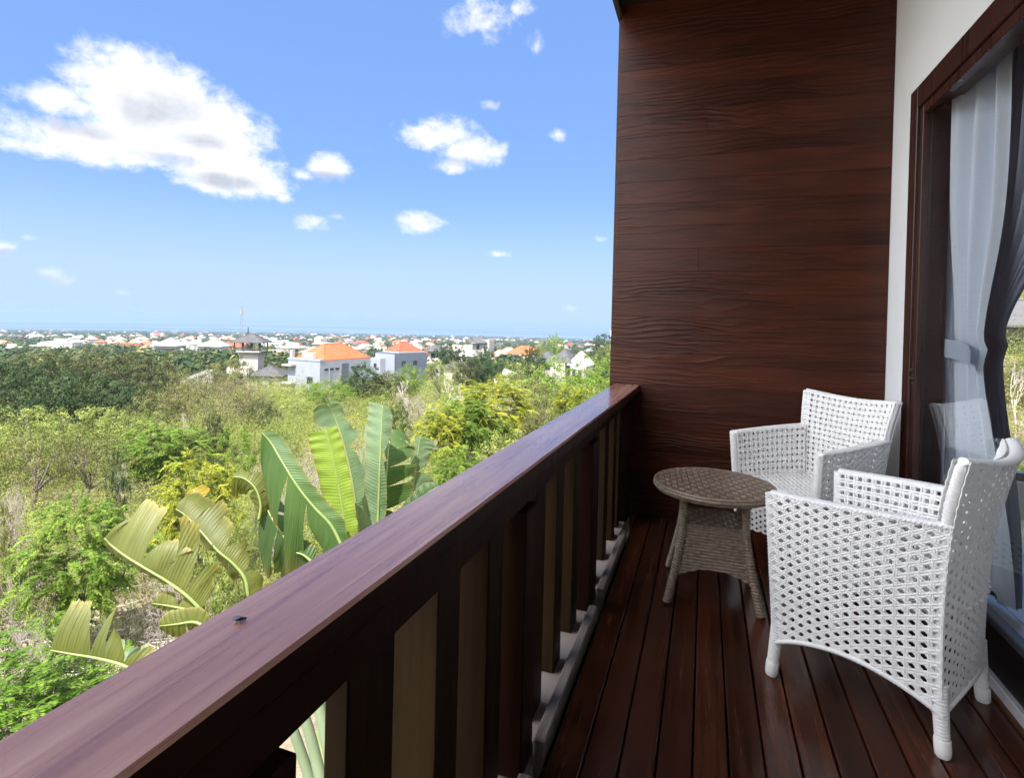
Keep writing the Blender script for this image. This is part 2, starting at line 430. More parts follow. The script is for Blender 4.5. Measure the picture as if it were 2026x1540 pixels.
# railing
rl = empty('railing', (-.48, 1.2, 0), 0, 'dark brown timber balcony railing with a wide cracked handrail and upright boards', 'railing')
def rpart(mb, name, mat, smooth=False, **kw):
    o = mb.build(name, mat, rl, smooth=smooth, **kw); o.matrix_parent_inverse = Matrix.Translation((.48, -1.2, 0)); return o
def rail_x(y): s = (y-.3)/3.3; return -.577+.032*s, -.438+.054*s
mb = MB()
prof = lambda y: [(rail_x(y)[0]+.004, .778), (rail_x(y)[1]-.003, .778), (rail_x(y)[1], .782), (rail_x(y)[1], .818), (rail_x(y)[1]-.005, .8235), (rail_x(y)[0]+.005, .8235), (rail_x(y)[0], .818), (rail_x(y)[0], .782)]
v = []; f = []; ys = np.linspace(-1.6, PY-.002, 40)
for y in ys: v += [(a, y, b) for a, b in prof(y)]
for i in range(len(ys)-1):
    for j in range(8): f.append((i*8+j, i*8+(j+1) % 8, (i+1)*8+(j+1) % 8, (i+1)*8+j))
f += [tuple(range(8)), tuple((len(ys)-1)*8+j for j in range(8))]
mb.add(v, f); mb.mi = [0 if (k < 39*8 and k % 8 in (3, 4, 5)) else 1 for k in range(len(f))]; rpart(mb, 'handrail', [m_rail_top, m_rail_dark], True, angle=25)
mb = MB(); mb.box((-.545, -1.6, .705), (-.447, PY-.004, .7765), bev=.003); rpart(mb, 'rail_beam', m_rail_dark)
m_bal = wood('baluster_timber', (.012, .0055, .002), (.040, .021, .0075), 2, .5, .2, 1.0, .10)
posts = [(-.52, -.41), (.425, .515), (1.37, 1.475), (2.285, 2.42), (3.42, PY-.004)]
for a, b in posts:
    mb = MB(); mb.box((-.552, a, -.0035), (-.4255, b, .7045), bev=.004); rpart(mb, 'post', m_rail_dark)
for y in (-.3, -.02, .20):
    mb = MB(); mb.box((-.54, y, -.0035), (-.462, y+.10, .7045), bev=.003); rpart(mb, 'baluster', m_bal)
for y in (.66, .94, 1.20, 1.59, 1.835, 2.10, 2.53, 2.81, 3.09, 3.30):
    mb = MB(); xo = {.66: -.503, .94: -.585}.get(y, -.550); w_ = .125 if y == .66 else (.10 if y < 3.2 else .08)
    mb.box((xo, y, -.0035), (-.462, y+w_, .7045), bev=.003); rpart(mb, 'baluster', m_bal)
for a, b in ((-1.5, .50), (.53, 1.36), (1.482, 2.278), (2.43, 3.19)):
    mb = MB(); mb.box((-.4255, a, -.10), (-.392, b, .034), bev=.004); rpart(mb, 'kerb_board', m_kerb)

# facade: render, door, glass
FY0, FY1, FZ = -2.3, 3.262, 2.392
mb = MB()
mb.box((WX, FY1, -.3), (WX+.16, PY+.09, 3.27)); mb.box((WX, -2.6, FZ), (WX+.16, FY1-.0005, 3.27))
mb.box((WX, -2.6, -.3), (WX+.16, FY0, FZ-.001))
tag(mb.build('house_wall', m_white, smooth=False), 'white rendered wall strip between the dark end panel and the sliding door', 'wall')
dr = empty('sliding_door', (WX+.05, 1.5, 0), 0, 'tall dark wood framed glass sliding door beside the white chairs', 'door')
def dpart(mb, name, mat, smooth=False, parent=None):
    o = mb.build(name, mat, parent or dr, smooth=smooth)
    if parent is None: o.matrix_parent_inverse = Matrix.Translation((-(WX+.05), -1.5, 0))
    return o
mb = MB()
mb.box((WX-.022, 3.165, .048), (WX+.12, FY1, FZ), bev=.003)
mb.box((WX-.022, FY0, 2.285), (WX+.12, 3.1645, FZ-.0005), bev=.003)
mb.box((WX-.010, 3.118, .21), (WX+.02, 3.1645, 2.2845), bev=.002); mb.box((WX-.010, FY0, 2.24), (WX+.02, 3.1175, 2.2845), bev=.002)
fr = dpart(mb, 'door_frame', m_frame)
mb = MB(); mb.box((WX-.004, FY0, .048), (WX+.03, 3.1645, .205), bev=.003); dpart(mb, 'bottom_rail', plain('dark_rail', (.008, .006, .006), .35, .1))
mb = MB(); mb.box((WX-.012, FY0, .2055), (WX+.028, 3.117, .235), bev=.004); dpart(mb, 'glazing_bead', plain('grey_bead', (.07, .07, .08), .35, .1))
mb = MB(); mb.box((WX-.020, FY0, .004), (WX+.1, 3.262, .047), bev=.003); dpart(mb, 'sill', plain('pale_sill', (.62, .62, .64), .45, .06))
mb = MB(); mb.box((WX-.032, FY0, .001), (WX-.0205, 3.262, .012)); dpart(mb, 'sill_trim', plain('trim_timber', (.10, .045, .02), .5, .2))
mb = MB(); 
for zz in (.98, 1.02): mb.tube([(WX-.01, 3.142, zz), (WX-.03, 3.142, zz)], .011, 10)
mb.box((WX-.014, 3.128, .95), (WX-.0105, 3.156, 1.05)); dpart(mb, 'handle', plain('bronze', (.05, .035, .02), .35, .1))
def glass_mat():
    t = NT('door_glass'); t.N.remove(t.b)
    fr_ = t.n('Fresnel'); fr_.inputs[0].default_value = 1.52
    k = t.math('MINIMUM', t.math('MULTIPLY', fr_.outputs[0], 1.1), .96)
    tr = t.n('BsdfTransparent'); tr.inputs[0].default_value = (.985, .99, .99, 1)
    gl = t.n('BsdfGlossy'); gl.inputs['Roughness'].default_value = .0; gl.inputs[0].default_value = (.95, .98, 1, 1)
    mx = t.n('MixShader'); t.L.new(k, mx.inputs[0]); t.L.new(tr.outputs[0], mx.inputs[1]); t.L.new(gl.outputs[0], mx.inputs[2])
    t.L.new(mx.outputs[0], t.out.inputs[0]); return t.m
mb = MB(); mb.add([(WX+.010, FY0, .22), (WX+.010, 3.13, .22), (WX+.010, 3.13, 2.27), (WX+.010, FY0, 2.27)], [(0, 1, 2, 3)])
dpart(mb, 'glass_pane', glass_mat())

# room behind the glass
RX, RZ = 4.6, .075
m_tile = NT('floor_tile'); _v = m_tile.coord((1, 1, 1))
_br = m_tile.n('TexBrick'); m_tile.L.new(_v, _br.inputs[0]); _br.offset = 0; _br.inputs['Scale'].default_value = 1
_br.inputs['Brick Width'].default_value = .6; _br.inputs['Row Height'].default_value = .6; _br.inputs['Mortar Size'].default_value = .004
_br.inputs['Color1'].default_value = (.62, .60, .53, 1); _br.inputs['Color2'].default_value = (.58, .56, .50, 1); _br.inputs['Mortar'].default_value = (.3, .29, .27, 1)
m_tile.base(_br.outputs[0], .22, .5)
mb = MB(); mb.box((WX+.125, -2.6, -.3), (RX, PY+.6, RZ)); tag(mb.build('room_floor', m_tile.m, smooth=False), kind='structure')
mb = MB(); mb.box((RX, -2.6, -.3), (RX+.15, PY+.75, 3.46)); mb.box((WX+.161, PY+.6, -.3), (1.45, PY+.75, 3.46)); mb.box((1.4505, PY+.6, 2.55), (RX-.001, PY+.75, 3.46)); mb.box((1.4505, PY+.6, -.3), (RX-.001, PY+.75, .30)); mb.box((3.2, PY+.6, .3005), (RX-.001, PY+.75, 2.5495)); mb.box((WX+.161, -2.75, -.3), (RX-.001, -2.61, 3.46))
tag(mb.build('room_wall', plain('room_paint', (.55, .54, .52), .7, .04), smooth=False), kind='structure')
mb = MB(); mb.box((WX+.162, -2.6, 2.85), (RX-.001, PY+.599, 2.95)); tag(mb.build('room_ceiling', m_white, smooth=False), kind='structure')

sw = empty('side_window', (2.3, PY+.67, .3), 0, 'side window of the room seen past the dark curtain', 'window')
mb = MB(); mb.box((1.4505, PY+.64, .3005), (1.50, PY+.71, 2.5495)); mb.box((3.15, PY+.64, .3005), (3.1995, PY+.71, 2.5495)); mb.box((1.5005, PY+.64, .3005), (3.1495, PY+.71, .35)); mb.box((1.5005, PY+.64, 2.50), (3.1495, PY+.71, 2.5495))
o = mb.build('window_frame', m_frame, sw, smooth=False); o.matrix_parent_inverse = Matrix.Translation((-2.3, -PY-.67, -.3))
def cloth(name, col, trans=.35):
    t = NT(name); t.base(col, .85, .15)
    v = t.coord((1, 1, 1)); t.L.new(t.bump(t.noise(v, 420, 2), .12, .001), t.b.inputs['Normal'])
    tl = t.n('BsdfTranslucent'); tl.inputs[0].default_value = (*col, 1)
    mx = t.n('MixShader'); mx.inputs[0].default_value = trans*.25
    t.L.new(t.b.outputs[0], mx.inputs[1]); t.L.new(tl.outputs[0], mx.inputs[2]); t.L.new(mx.outputs[0], t.out.inputs[0]); return t.m
def curtain(name, x, y_far, y_near_top, y_near_tie, y_near_bot, y_far_tie, folds, amp, mat, tie_mat, ztie, ztop, zbot, label, xb=0.0):
    root = empty(name, (x, (y_far+y_near_top)/2, zbot), 0, label, 'curtain')
    def fn(u, v):
        z = zbot+(ztop-zbot)*v
        k = math.exp(-((z-ztie)/.42)**2) if z > ztie else math.exp(-((z-ztie)/.6)**2)
        far = y_far+(y_far_tie-y_far)*k
        near0 = y_near_top if z > ztie else y_near_bot
        near = near0+(y_near_tie-near0)*k
        y = far+(near-far)*u
        a = amp*(1-.45*k)
        ph = u*folds*2*math.pi+.5*math.sin(3*v+u*4)
        xx = x+a*(math.sin(ph)+.35*math.sin(2.3*ph+1))+.03*math.sin(2.2*u*math.pi+v*2.0)*(1-k)+xb*max(0, ztie-z)
        if abs(z-ztie) < .2: xx += .018*math.exp(-((z-ztie)/.035)**2)
        return (xx, y, z)
    mb = MB(); mb.grid(fn, 150, 70)
    o = mb.build('drape', mat, root, True, 180, recalc=False); o.matrix_parent_inverse = Matrix.Translation((-x, -(y_far+y_near_top)/2, -zbot))
    mb = MB(); n = 40; v = []; f = []
    for i in range(n+1):
        u = i/n; a = fn(u, (ztie-zbot)/(ztop-zbot)); d = -amp*.5-.022
        for dz in (-.042, .042): v.append((x+d+.012*math.cos(u*9), y_far_tie-.05+(y_near_tie+.04-y_far_tie)*u, ztie+dz-.045*u+.02*math.sin(u*3)))
    for i in range(n): f.append((2*i, 2*i+2, 2*i+3, 2*i+1))
    mb.add(v, f); o = mb.build('tieback', tie_mat, root, True, 180, recalc=False); o.matrix_parent_inverse = Matrix.Translation((-x, -(y_far+y_near_top)/2, -zbot))
m_sheer = cloth('pale_curtain', (.72, .79, .89), .3); m_grey = cloth('grey_curtain', (.22, .25, .32), .12)
m_tie = cloth('grey_tie', (.44, .50, .60), .1)
curtain('light_curtain', 1.105, 3.34, 2.76, 2.85, 2.64, 3.26, 4, .026, m_sheer, m_tie, 1.13, 2.72, .14, 'pale blue grey curtain lining tied back behind the door glass', .04)
curtain('dark_curtain', 1.20, 3.32, 2.46, 2.93, 2.74, 3.24, 15, .020, m_grey, m_grey, 1.15, 2.74, .10, 'dark slate grey pleated curtain behind the pale lining')
bd = empty('white_block', (2.2, 2.0, RZ), 0, 'corner of a white block on the tiled floor inside the room', 'white_block')  # plain white block placed where a white patch shows low in the room
mb = MB(); mb.box((1.62, .6, RZ), (3.4, 2.52, .28), bev=.01); o = mb.build('block_base', m_white, bd); o.matrix_parent_inverse = Matrix.Translation((-2.2, -2.0, -RZ))
mb = MB(); mb.box((1.6, .58, .285), (3.42, 2.54, .52), bev=.04); o = mb.build('block_top', m_white, bd); o.matrix_parent_inverse = Matrix.Translation((-2.2, -2.0, -RZ))
# ================================================================ furniture
def wicker_mat(name, lo, hi, rough=.5, bump=.8, tr=0.0, fu=2.0, fv=2.0):
    t = NT(name); tc = t.n('TexCoord'); sp = t.n('SeparateXYZ'); t.L.new(tc.outputs['UV'], sp.inputs[0])
    u, v = sp.outputs[0], sp.outputs[1]
    a = t.math('SINE', t.math('MULTIPLY', t.math('ADD', v, t.math('MULTIPLY', t.math('SINE', t.math('MULTIPLY', u, 6.283)), .10)), 6.283*fv*1.5))
    b = t.math('SINE', t.math('MULTIPLY', t.math('ADD', u, t.math('MULTIPLY', v, .0)), 6.283*fu))
    h = t.math('ADD', t.math('MULTIPLY', a, .6), t.math('MULTIPLY', t.math('MULTIPLY', a, b), .5))
    ob = t.coord((1, 1, 1)); nz = t.noise(ob, 60, 4)
    fac = t.math('ADD', t.math('MULTIPLY', nz, .6), t.math('MULTIPLY', t.math('ADD', h, 1), .2))
    return t.base(t.ramp(fac, [(.2, lo), (.7, hi)]), rough, .4, t.bump(h, bump, .0022))
m_wick = plain('white_wicker', (.85, .84, .825), .42, .035, 26, .12)
m_wplain = plain('white_coated_leg', (.84, .83, .81), .4, .04, 20)
m_weave_in = plain('chair_lining', (.30, .31, .33), .7, .1, 30)

def strands(mb, P, nu, nv, kind, hw=.075, pair=.10, thick=.0022, wav=.0011):
    """open wicker: thin half-round strands running in two (square) or three (hex) directions, over and under each other"""
    if kind == 'hex':
        fams = []
        k = -nu
        A = [((0, q+.75), (1, .5)) for q in range(-nu, nv+1)]; B = [((0, q+.25), (1, -.5)) for q in range(-1, nv+nu+1)]; Cc = [((q, 0), (0, 1)) for q in range(0, nu+1)]
        fams = [(A, 0.0), (B, 2.1), (Cc, 4.2)]
    else:
        fams = [([((0, q), (1, 0)) for q in range(0, nv+1)], 0.0), ([((q, 0), (0, 1)) for q in range(0, nu+1)], 3.14)]
    e = .02
    for lines, ph in fams:
        for (ou, ov), (du, dv) in lines:
            t0, t1 = 0.0, (nu if du else nv)
            if dv and du:
                ta, tb = (0-ov)/dv, (nv-ov)/dv; ta, tb = min(ta, tb), max(ta, tb); t0, t1 = max(t0, ta), min(t1, tb)
            if t1-t0 < .3: continue
            L = math.hypot(du, dv); pu, pv = -dv/L, du/L; n = max(2, int((t1-t0)*4))
            for sg in (-1, 1):
                v = []; U = []
                for i in range(n+1):
                    t = t0+(t1-t0)*i/n; cu, cv = ou+du*t+pu*pair*sg, ov+dv*t+pv*pair*sg
                    cu, cv = min(nu-.01, max(.01, cu)), min(nv-.01, max(.01, cv))
                    p0 = np.array(P(cu/nu, cv/nv)); pa = np.array(P(min(1, (cu+e)/nu), cv/nv)); pb = np.array(P(cu/nu, min(1, (cv+e)/nv))) if cv < nv-.03 else None
                    if pb is None: pb = p0+(p0-np.array(P(cu/nu, (cv-e)/nv)))
                    eu, ev = (pa-p0)/e, (pb-p0)/e; nn = np.cross(eu, ev); nn /= np.linalg.norm(nn)+1e-12
                    ax = eu*pu+ev*pv; h = wav*math.sin(math.pi*(t*2 if not (du and dv) else t*2)+ph+sg*.35)
                    for o_, hh in ((-1, -.5), (-.62, .45), (0, 1), (.62, .45), (1, -.5)):
                        v.append(p0+ax*hw*o_+nn*(h+thick*hh)); U.append((t, o_))
                f = []
                for i in range(n):
                    for j in range(4): f.append((i*5+j, i*5+j+1, (i+1)*5+j+1, (i+1)*5+j))
                    f.append((i*5+4, i*5, (i+1)*5, (i+1)*5+4))
                mb.add(v, f, uv=U)
def lerp(a, b, t): return tuple(a[i]+(b[i]-a[i])*t for i in range(len(a)))
def make_chair():
    root = empty('wicker_armchair')
    S, ARM, ARMB = .405, .640, .668
    def FL(z): t = (z-.12)/.52; return (.250+.035*t, .228+.022*t, z)             # front corner post, right side (+x)
    def BL(z):
        t = (z-.12)/.74
        return (.212+.012*t+.042*t*t, -.235+.010*t-.070*t*t*t, z)
    mir = lambda p: (-p[0], p[1], p[2])
    def skin(mb_, P, nu, nv, stag, hw, hh, tilt=0):
        strands(mb_, P, nu, nv, 'hex' if stag else 'square', .124 if stag else .142, .118 if stag else .158)
    def solid(o): return o
    ARC = lambda u, lo, hi: lo+(hi-lo)*math.sin(math.pi*u)**.8
    for sg in (1, -1):
        T = (lambda p: p) if sg > 0 else mir
        def outer(u, v):
            z0 = ARC(u, .115, .185); z1 = ARM+(ARMB-ARM)*u; z = z0+(z1-z0)*v
            a, b = FL(z), BL(z); p = lerp(a, b, u)
            bow = .016*math.sin(math.pi*u); return T((p[0]+bow, p[1], z))
        def inner(u, v):
            z0, z1 = S-.02, ARM-.004+(ARMB-ARM)*u; z = z0+(z1-z0)*v
            a, b = FL(z), BL(z); p = lerp((a[0]-.040, a[1]-.012), (b[0]-.038, b[1]+.045), u)
            return T((p[0]+.014*math.sin(math.pi*u), p[1], z))
        mb = MB(); skin(mb, outer, 17, 16, True, .27, .28, .28)
        o = solid(mb.build('arm_side', m_wick, root, True, 70))
        mb = MB(); skin(mb, inner, 14, 8, False, .24, .25); solid(mb.build('arm_lining', m_wick, o, True, 70))
        mb = MB(); mb.tube([outer(i/90, .004) for i in range(91)], .0075, 8, ridge=(.12, 2*math.pi/.012, 2)); mb.build('hem', m_wick, o, True, 80)
        # braided arm top and front edge
        mb = MB(); n = 150; pts = []
        for i in range(n+1):
            u = i/n; z = ARM+(ARMB-ARM)*u; a, b = FL(z), BL(z); p = lerp((a[0]-.020, a[1]-.008), (b[0]-.016, b[1]+.008), u)
            pts.append(T((p[0]+.015*math.sin(math.pi*u), p[1], z-.004)))
        mb.tube(pts, 0.021, 12, flat=.5, ridge=(.13, 2*math.pi/.012, 2))
        pts = []
        for i in range(121):
            z = .12+(ARM-.006-.12)*i/120; a = FL(z); pts.append(T((a[0]-.018, a[1]-.006, z)))
        mb.tube(pts, .019, 12, ridge=(.11, 2*math.pi/.012, 2))
        mb.build('arm_braid', m_wick, o, True, 80)
    # back: outer skin, inner skin, braided edges
    def curve_in(u, t): return .050*(1-(2*u-1)**2)*(.35+.65*t)
    def bout(u, v):
        z0 = ARC(u, .115, .150); zt = .858-.022*math.sin(math.pi*u); z = z0+(zt-z0)*v
        a = BL(z); x = a[0]*(1-2*u); t = (z-.12)/.74; return (x, a[1]-curve_in(u, t), z)
    def binn(u, v):
        zt = .855-.022*math.sin(math.pi*u); z = S-.02+(zt-S+.02)*v; a = BL(z); t = (z-.12)/.74
        return ((a[0]-.006)*(1-2*u), a[1]+.040-curve_in(u, t), z)
    mb = MB(); skin(mb, bout, 18, 23, True, .25, .26, .25); bk = solid(mb.build('backrest', m_wick, root, True, 70))
    mb = MB(); skin(mb, binn, 17, 16, False, .22, .22); solid(mb.build('backrest_lining', m_wick, bk, True, 70))
    mb = MB(); pts = []
    for i in range(161):
        u = i/160; a = BL(.856); pts.append(((a[0]-.004)*(1-2*u), a[1]+.018-curve_in(u, 1), .856-.022*math.sin(math.pi*u)))
    mb.tube(pts, .0165, 12, flat=.6, ridge=(.13, 2*math.pi/.012, 2))
    for T in (lambda p: p, mir):
        pts = []
        for i in range(161):
            z = .12+(.850-.12)*i/160; a = BL(z); k = min(1, max(0, (z-.5)/.2))
            pts.append(T((a[0]-.012, a[1]+.012+.006*k, z)))
        mb.tube(pts, [(.0125+.003*min(1, max(0, (p[2]-.5)/.2)))*(1 if q < 156 else max(.15, (1-((q-156)/4.6)**2)**.5 if q < 160.6 else .15)) for q, p in enumerate(pts)], 12, ridge=(.12, 2*math.pi/.012, 2))
    mb.tube([bout(i/90, .004) for i in range(91)], .0075, 8, ridge=(.12, 2*math.pi/.012, 2))
    mb.build('back_braid', m_wick, bk, True, 80)
    # seat and front apron
    def seat(u, v):
        a, b = FL(S), BL(S); w = (a[0]-.03)+(b[0]-.01-a[0]+.03)*v
        return (w*(2*u-1), (a[1]-.004)+(b[1]+.0-a[1])*v-.035*v*(1-(2*u-1)**2), S-.010*math.sin(math.pi*u)*math.sin(math.pi*v))
    mb = MB(); skin(mb, seat, 18, 17, True, .20, .22); st = solid(mb.build('seat', m_wick, root, True, 70))
    def front(u, v):
        z0 = ARC(u, .115, .165); z = z0+(S-z0)*v; a = FL(z); return ((a[0]-.006)*(2*u-1), a[1]+.004, z)
    mb = MB(); skin(mb, front, 18, 9, True, .27, .28, .25); solid(mb.build('front_apron', m_wick, root, True, 70))
    mb = MB(); a = FL(S); mb.tube([((a[0]-.03)*(2*i/80-1), a[1]+.0, S-.004) for i in range(81)], .017, 10, ridge=(.16, 2*math.pi/.0135, 2)); mb.build('seat_braid', m_wick, st, True, 80)
    # legs
    for sx in (1, -1):
        for fr_ in (1, 0):
            a = FL(.16) if fr_ else BL(.16); dx, dy = (.006, .012) if fr_ else (.004, -.012)
            top = np.array([sx*(a[0]-.018), a[1]+(-.008 if fr_ else .012), .20]); bot = np.array([sx*(a[0]-.018+dx), a[1]+(-.008 if fr_ else .012)+dy, .05])
            mb = MB(); pts = [top+(bot-top)*i/60 for i in range(61)]
            mb.tube(pts, [.0215-.003*i/60 for i in range(61)], 14, ridge=(.06, 2*math.pi/.0095, 0))
            lg = mb.build('leg', m_wplain, root, True, 80)
            d = (bot-top)/np.linalg.norm(bot-top); mb = MB()
            prof = [(0, .0205), (.004, .0215), (.030, .0215), (.045, .020), (.0505, .016)]
            mb.tube([bot+d*q for q, r in prof], [r for q, r in prof], 16); mb.build('foot_cap', m_wplain, lg, True, 50)
    return root
chair = make_chair()
def rotz_for(fx, fy): return math.atan2(fy, fx)-math.pi/2
# near chair: feet seen at B (.659,1.867), C (.889,2.229), A (.269,2.126)
def place(o, c, face): o.location = (c[0], c[1], 0); o.rotation_euler = (0, 0, rotz_for(*face))
fA = (-.833, .553)
place(chair, (.774-.233*.833*1.0, 2.048+.233*.553), fA)
tag(chair, 'white wicker armchair nearest the camera with its woven side turned to the railing', 'chair', 'white wicker armchairs on the deck')
def copy_tree(o, parent=None):
    c = o.copy(); C.objects.link(c)
    if parent is not None: c.parent = parent; c.matrix_parent_inverse = o.matrix_parent_inverse.copy()
    for ch in list(o.children): copy_tree(ch, c)
    return c
chair2 = copy_tree(chair)
fB = (-.762, -.648)
place(chair2, (.518, 3.178), fB)
tag(chair2, 'white wicker armchair in the corner against the timber end panel', 'chair')

# side table
def table():
    root = empty('side_table', (.055, 2.68, 0), R(2), 'round brown rattan side table on splayed legs between railing and chairs', 'table')
    t = NT('table_weave'); tc = t.n('TexCoord'); mp = t.n('Mapping'); t.L.new(tc.outputs['Object'], mp.inputs[0]); mp.inputs['Rotation'].default_value = (0, 0, R(-4))
    sp = t.n('SeparateXYZ'); t.L.new(mp.outputs[0], sp.inputs[0])
    x, y = sp.outputs[0], sp.outputs[1]
    cx_ = t.math('FLOOR', t.math('DIVIDE', x, .027)); ry = t.math('FLOOR', t.math('DIVIDE', y, .034))
    par = t.math('MODULO', t.math('ABSOLUTE', t.math('ADD', cx_, ry)), 2.0)
    ux = t.math('ABSOLUTE', t.math('SUBTRACT', t.math('FRACT', t.math('DIVIDE', x, .027)), .5))
    vy = t.math('ABSOLUTE', t.math('SUBTRACT', t.math('FRACT', t.math('DIVIDE', y, .034)), .5))
    edge = t.math('MULTIPLY', t.math('POWER', t.math('MULTIPLY', t.math('MAXIMUM', ux, vy), 2.0), 4.0), 1.0)
    h = t.math('SUBTRACT', t.math('MULTIPLY', par, .35), edge)
    n1 = t.noise(t.coord((220, 14, 10)), 1, 4); n2 = t.noise(t.coord((5, 5, 5)), 1, 3)
    tone = t.math('ADD', t.math('MULTIPLY', n1, .55), t.math('MULTIPLY', par, .16)); tone = t.math('ADD', tone, t.math('MULTIPLY', n2, .25))
    col = t.ramp(tone, [(.28, (.070, .043, .029)), (.50, (.23, .155, .108)), (.72, (.56, .45, .36))])
    col = t.mix(t.math('MULTIPLY', edge, .8), col, (.03, .022, .018))
    m_top = t.base(col, .38, .5, t.bump(h, .7, .003))
    m_rat = wicker_mat('brown_rattan', (.034, .020, .013), (.33, .25, .185), .34, .5, fu=0, fv=0)
    Rr, ZT = .262, .498
    mb = MB(); n = 72; rings = [0, .03, .06, .09, .12, .15, .18, .21, .235, .25]
    v = [(0, 0, ZT)]; f = []
    for k, r in enumerate(rings[1:]):
        for j in range(n): th = 2*math.pi*j/n; v.append((r*math.cos(th), r*math.sin(th), ZT-.004*(r/.25)**4))
    for j in range(n): f.append((0, 1+j, 1+(j+1) % n))
    for k in range(len(rings)-2):
        for j in range(n): f.append((1+k*n+j, 1+(k+1)*n+j, 1+(k+1)*n+(j+1) % n, 1+k*n+(j+1) % n))
    mb.add(v, f)
    v2 = [(p[0], p[1], ZT-.03) for p in v]; mb.add(v2, [k[::-1] for k in f])
    tp = mb.build('table_top', m_top, root, True, 60)
    mb = MB()
    for zz, rr, ra in ((ZT-.009, Rr-.006, .0085), (ZT-.020, Rr-.003, .0085), (ZT-.031, Rr-.010, .0075)):
        mb.tube([(rr*math.cos(2*math.pi*i/160), rr*math.sin(2*math.pi*i/160), zz) for i in range(161)], ra, 8, cap=False, ridge=(.10, 2*math.pi/.05, 1))
    mb.build('rim', m_rat, tp, True, 80)
    legs = []
    def legpt(z):
        if z > .32: o = .128+.002*(z-.32)
        else: t_ = (.32-z)/.32; o = .128+.062*t_**1.25
        return o
    for sx in (1, -1):
        for sy in (1, -1):
            mb = MB(); zs = np.linspace(.470, .006, 150)
            mb.tube([(sx*legpt(z), sy*legpt(z), z) for z in zs], .0165, 12, ridge=(.20, 2*math.pi/.0125, 1))
            lg = mb.build('leg', m_rat, root, True, 80)
            mb = MB(); mb.tube([(sx*legpt(.008), sy*legpt(.008), .010), (sx*legpt(0), sy*legpt(0), 0)], .0145, 12); mb.build('foot', plain('black_foot', (.01, .01, .01), .5), lg)
    def weave(sgn, axis):
        def fn(u, v):
            w = 2*u-1; zb = .105+.052*(math.sin(math.pi*u)**.7 if 0 < u < 1 else 0); z = zb+(.335-zb)*v; o = legpt(z)
            row = z/.0125; r_ = math.floor(row); fr_ = row-r_
            over = .5+.5*math.cos(math.pi*(u*11+r_))
            d = .0095*abs(math.sin(math.pi*fr_))*(0.35+.65*over)
            out = sgn*(o+d-.002)
            return (w*o, out, z) if axis == 0 else (out, w*o, z)
        mb = MB(); mb.grid(fn, 88, 110); return mb.build('woven_panel', m_rat, root, True, 180)
    for s_ in (1, -1): weave(s_, 0); weave(s_, 1)
    mb = MB(); mb.box((-.128, -.128, .318), (.128, .128, .330)); mb.build('shelf', m_top, root)
table()

# a fly on the handrail
_p = None
d = ray(476, 1226); tt = (.8265-HC)/d[2]; _p = np.array([0, 0, HC])+d*tt
fl = empty('fly', tuple(_p-np.array([0, 0, .003])), R(35), 'small black fly standing on the cracked handrail', 'fly')
m_fly = plain('fly_black', (.006, .006, .007), .3, .2)
mb = MB(); mb.tube([(-.0065, 0, .0026), (-.005, 0, .0032), (-.001, 0, .0034), (.002, 0, .0036), (.0038, 0, .0036), (.0045, 0, .0034), (.0062, 0, .0032), (.0068, 0, .003)], [.0006, .0018, .0023, .0021, .0012, .0017, .0015, .0005], 10)
mb.build('body', m_fly, fl)
for sy in (1, -1):
    for k, xx in enumerate((.003, .001, -.001)):
        mb = MB(); mb.tube([(xx, sy*.001, .0028), (xx+(.001, 0, -.002)[k], sy*.004, .0034), (xx+(.002, 0, -.004)[k], sy*.006, .0)], .00035, 5); mb.build('leg', m_fly, fl)
for sy in (1, -1):
    mb = MB(); mb.add([(.002, sy*.0008, .0055), (-.003, sy*.0045, .0056), (-.009, sy*.0042, .0048), (-.0095, sy*.0015, .0048), (-.004, sy*.0004, .0055)], [(0, 1, 2, 3, 4)]); mb.build('wing', plain('fly_wing', (.10, .10, .11), .2, .2), fl)
# ================================================================ terrain, sea
SEA = -214.0
_D = np.array([0, 12, 20, 35, 50, 75, 100, 120, 150, 220, 300, 600, 1000, 1600, 3000, 5000, 8000, 8700, 9200, 12000.])
_Z = np.array([-6.6, -7.3, -8.6, -10.0, -11.0, -12.4, -13.8, -15, -16.8, -20, -23.5, -33, -44, -59, -92, -140, -206, -214.5, -222, -240.])
RE = 6371000*7/6
def fbm(x, y, s, o=4):
    return mnoise.fractal(Vector((x*s, y*s, 3.3)), 1.0, 2.0, o)
def ground(x, y, fine=True):
    d = math.hypot(x, y)
    z = float(np.interp(d, _D, _Z)) - d*d/(2*RE)
    az_ = math.atan2(x, y)
    if az_ > R(12): t_ = min(1, (az_-R(12))/R(10)); z += t_*t_*(3-2*t_)*.175*min(d, 260)
    if d < 5000:
        z += fbm(x, y, .02, 3)*min(1.0, d/60)*.8 + (fbm(x, y, .35, 3)*.16 if d < 60 and fine else 0)
    return z
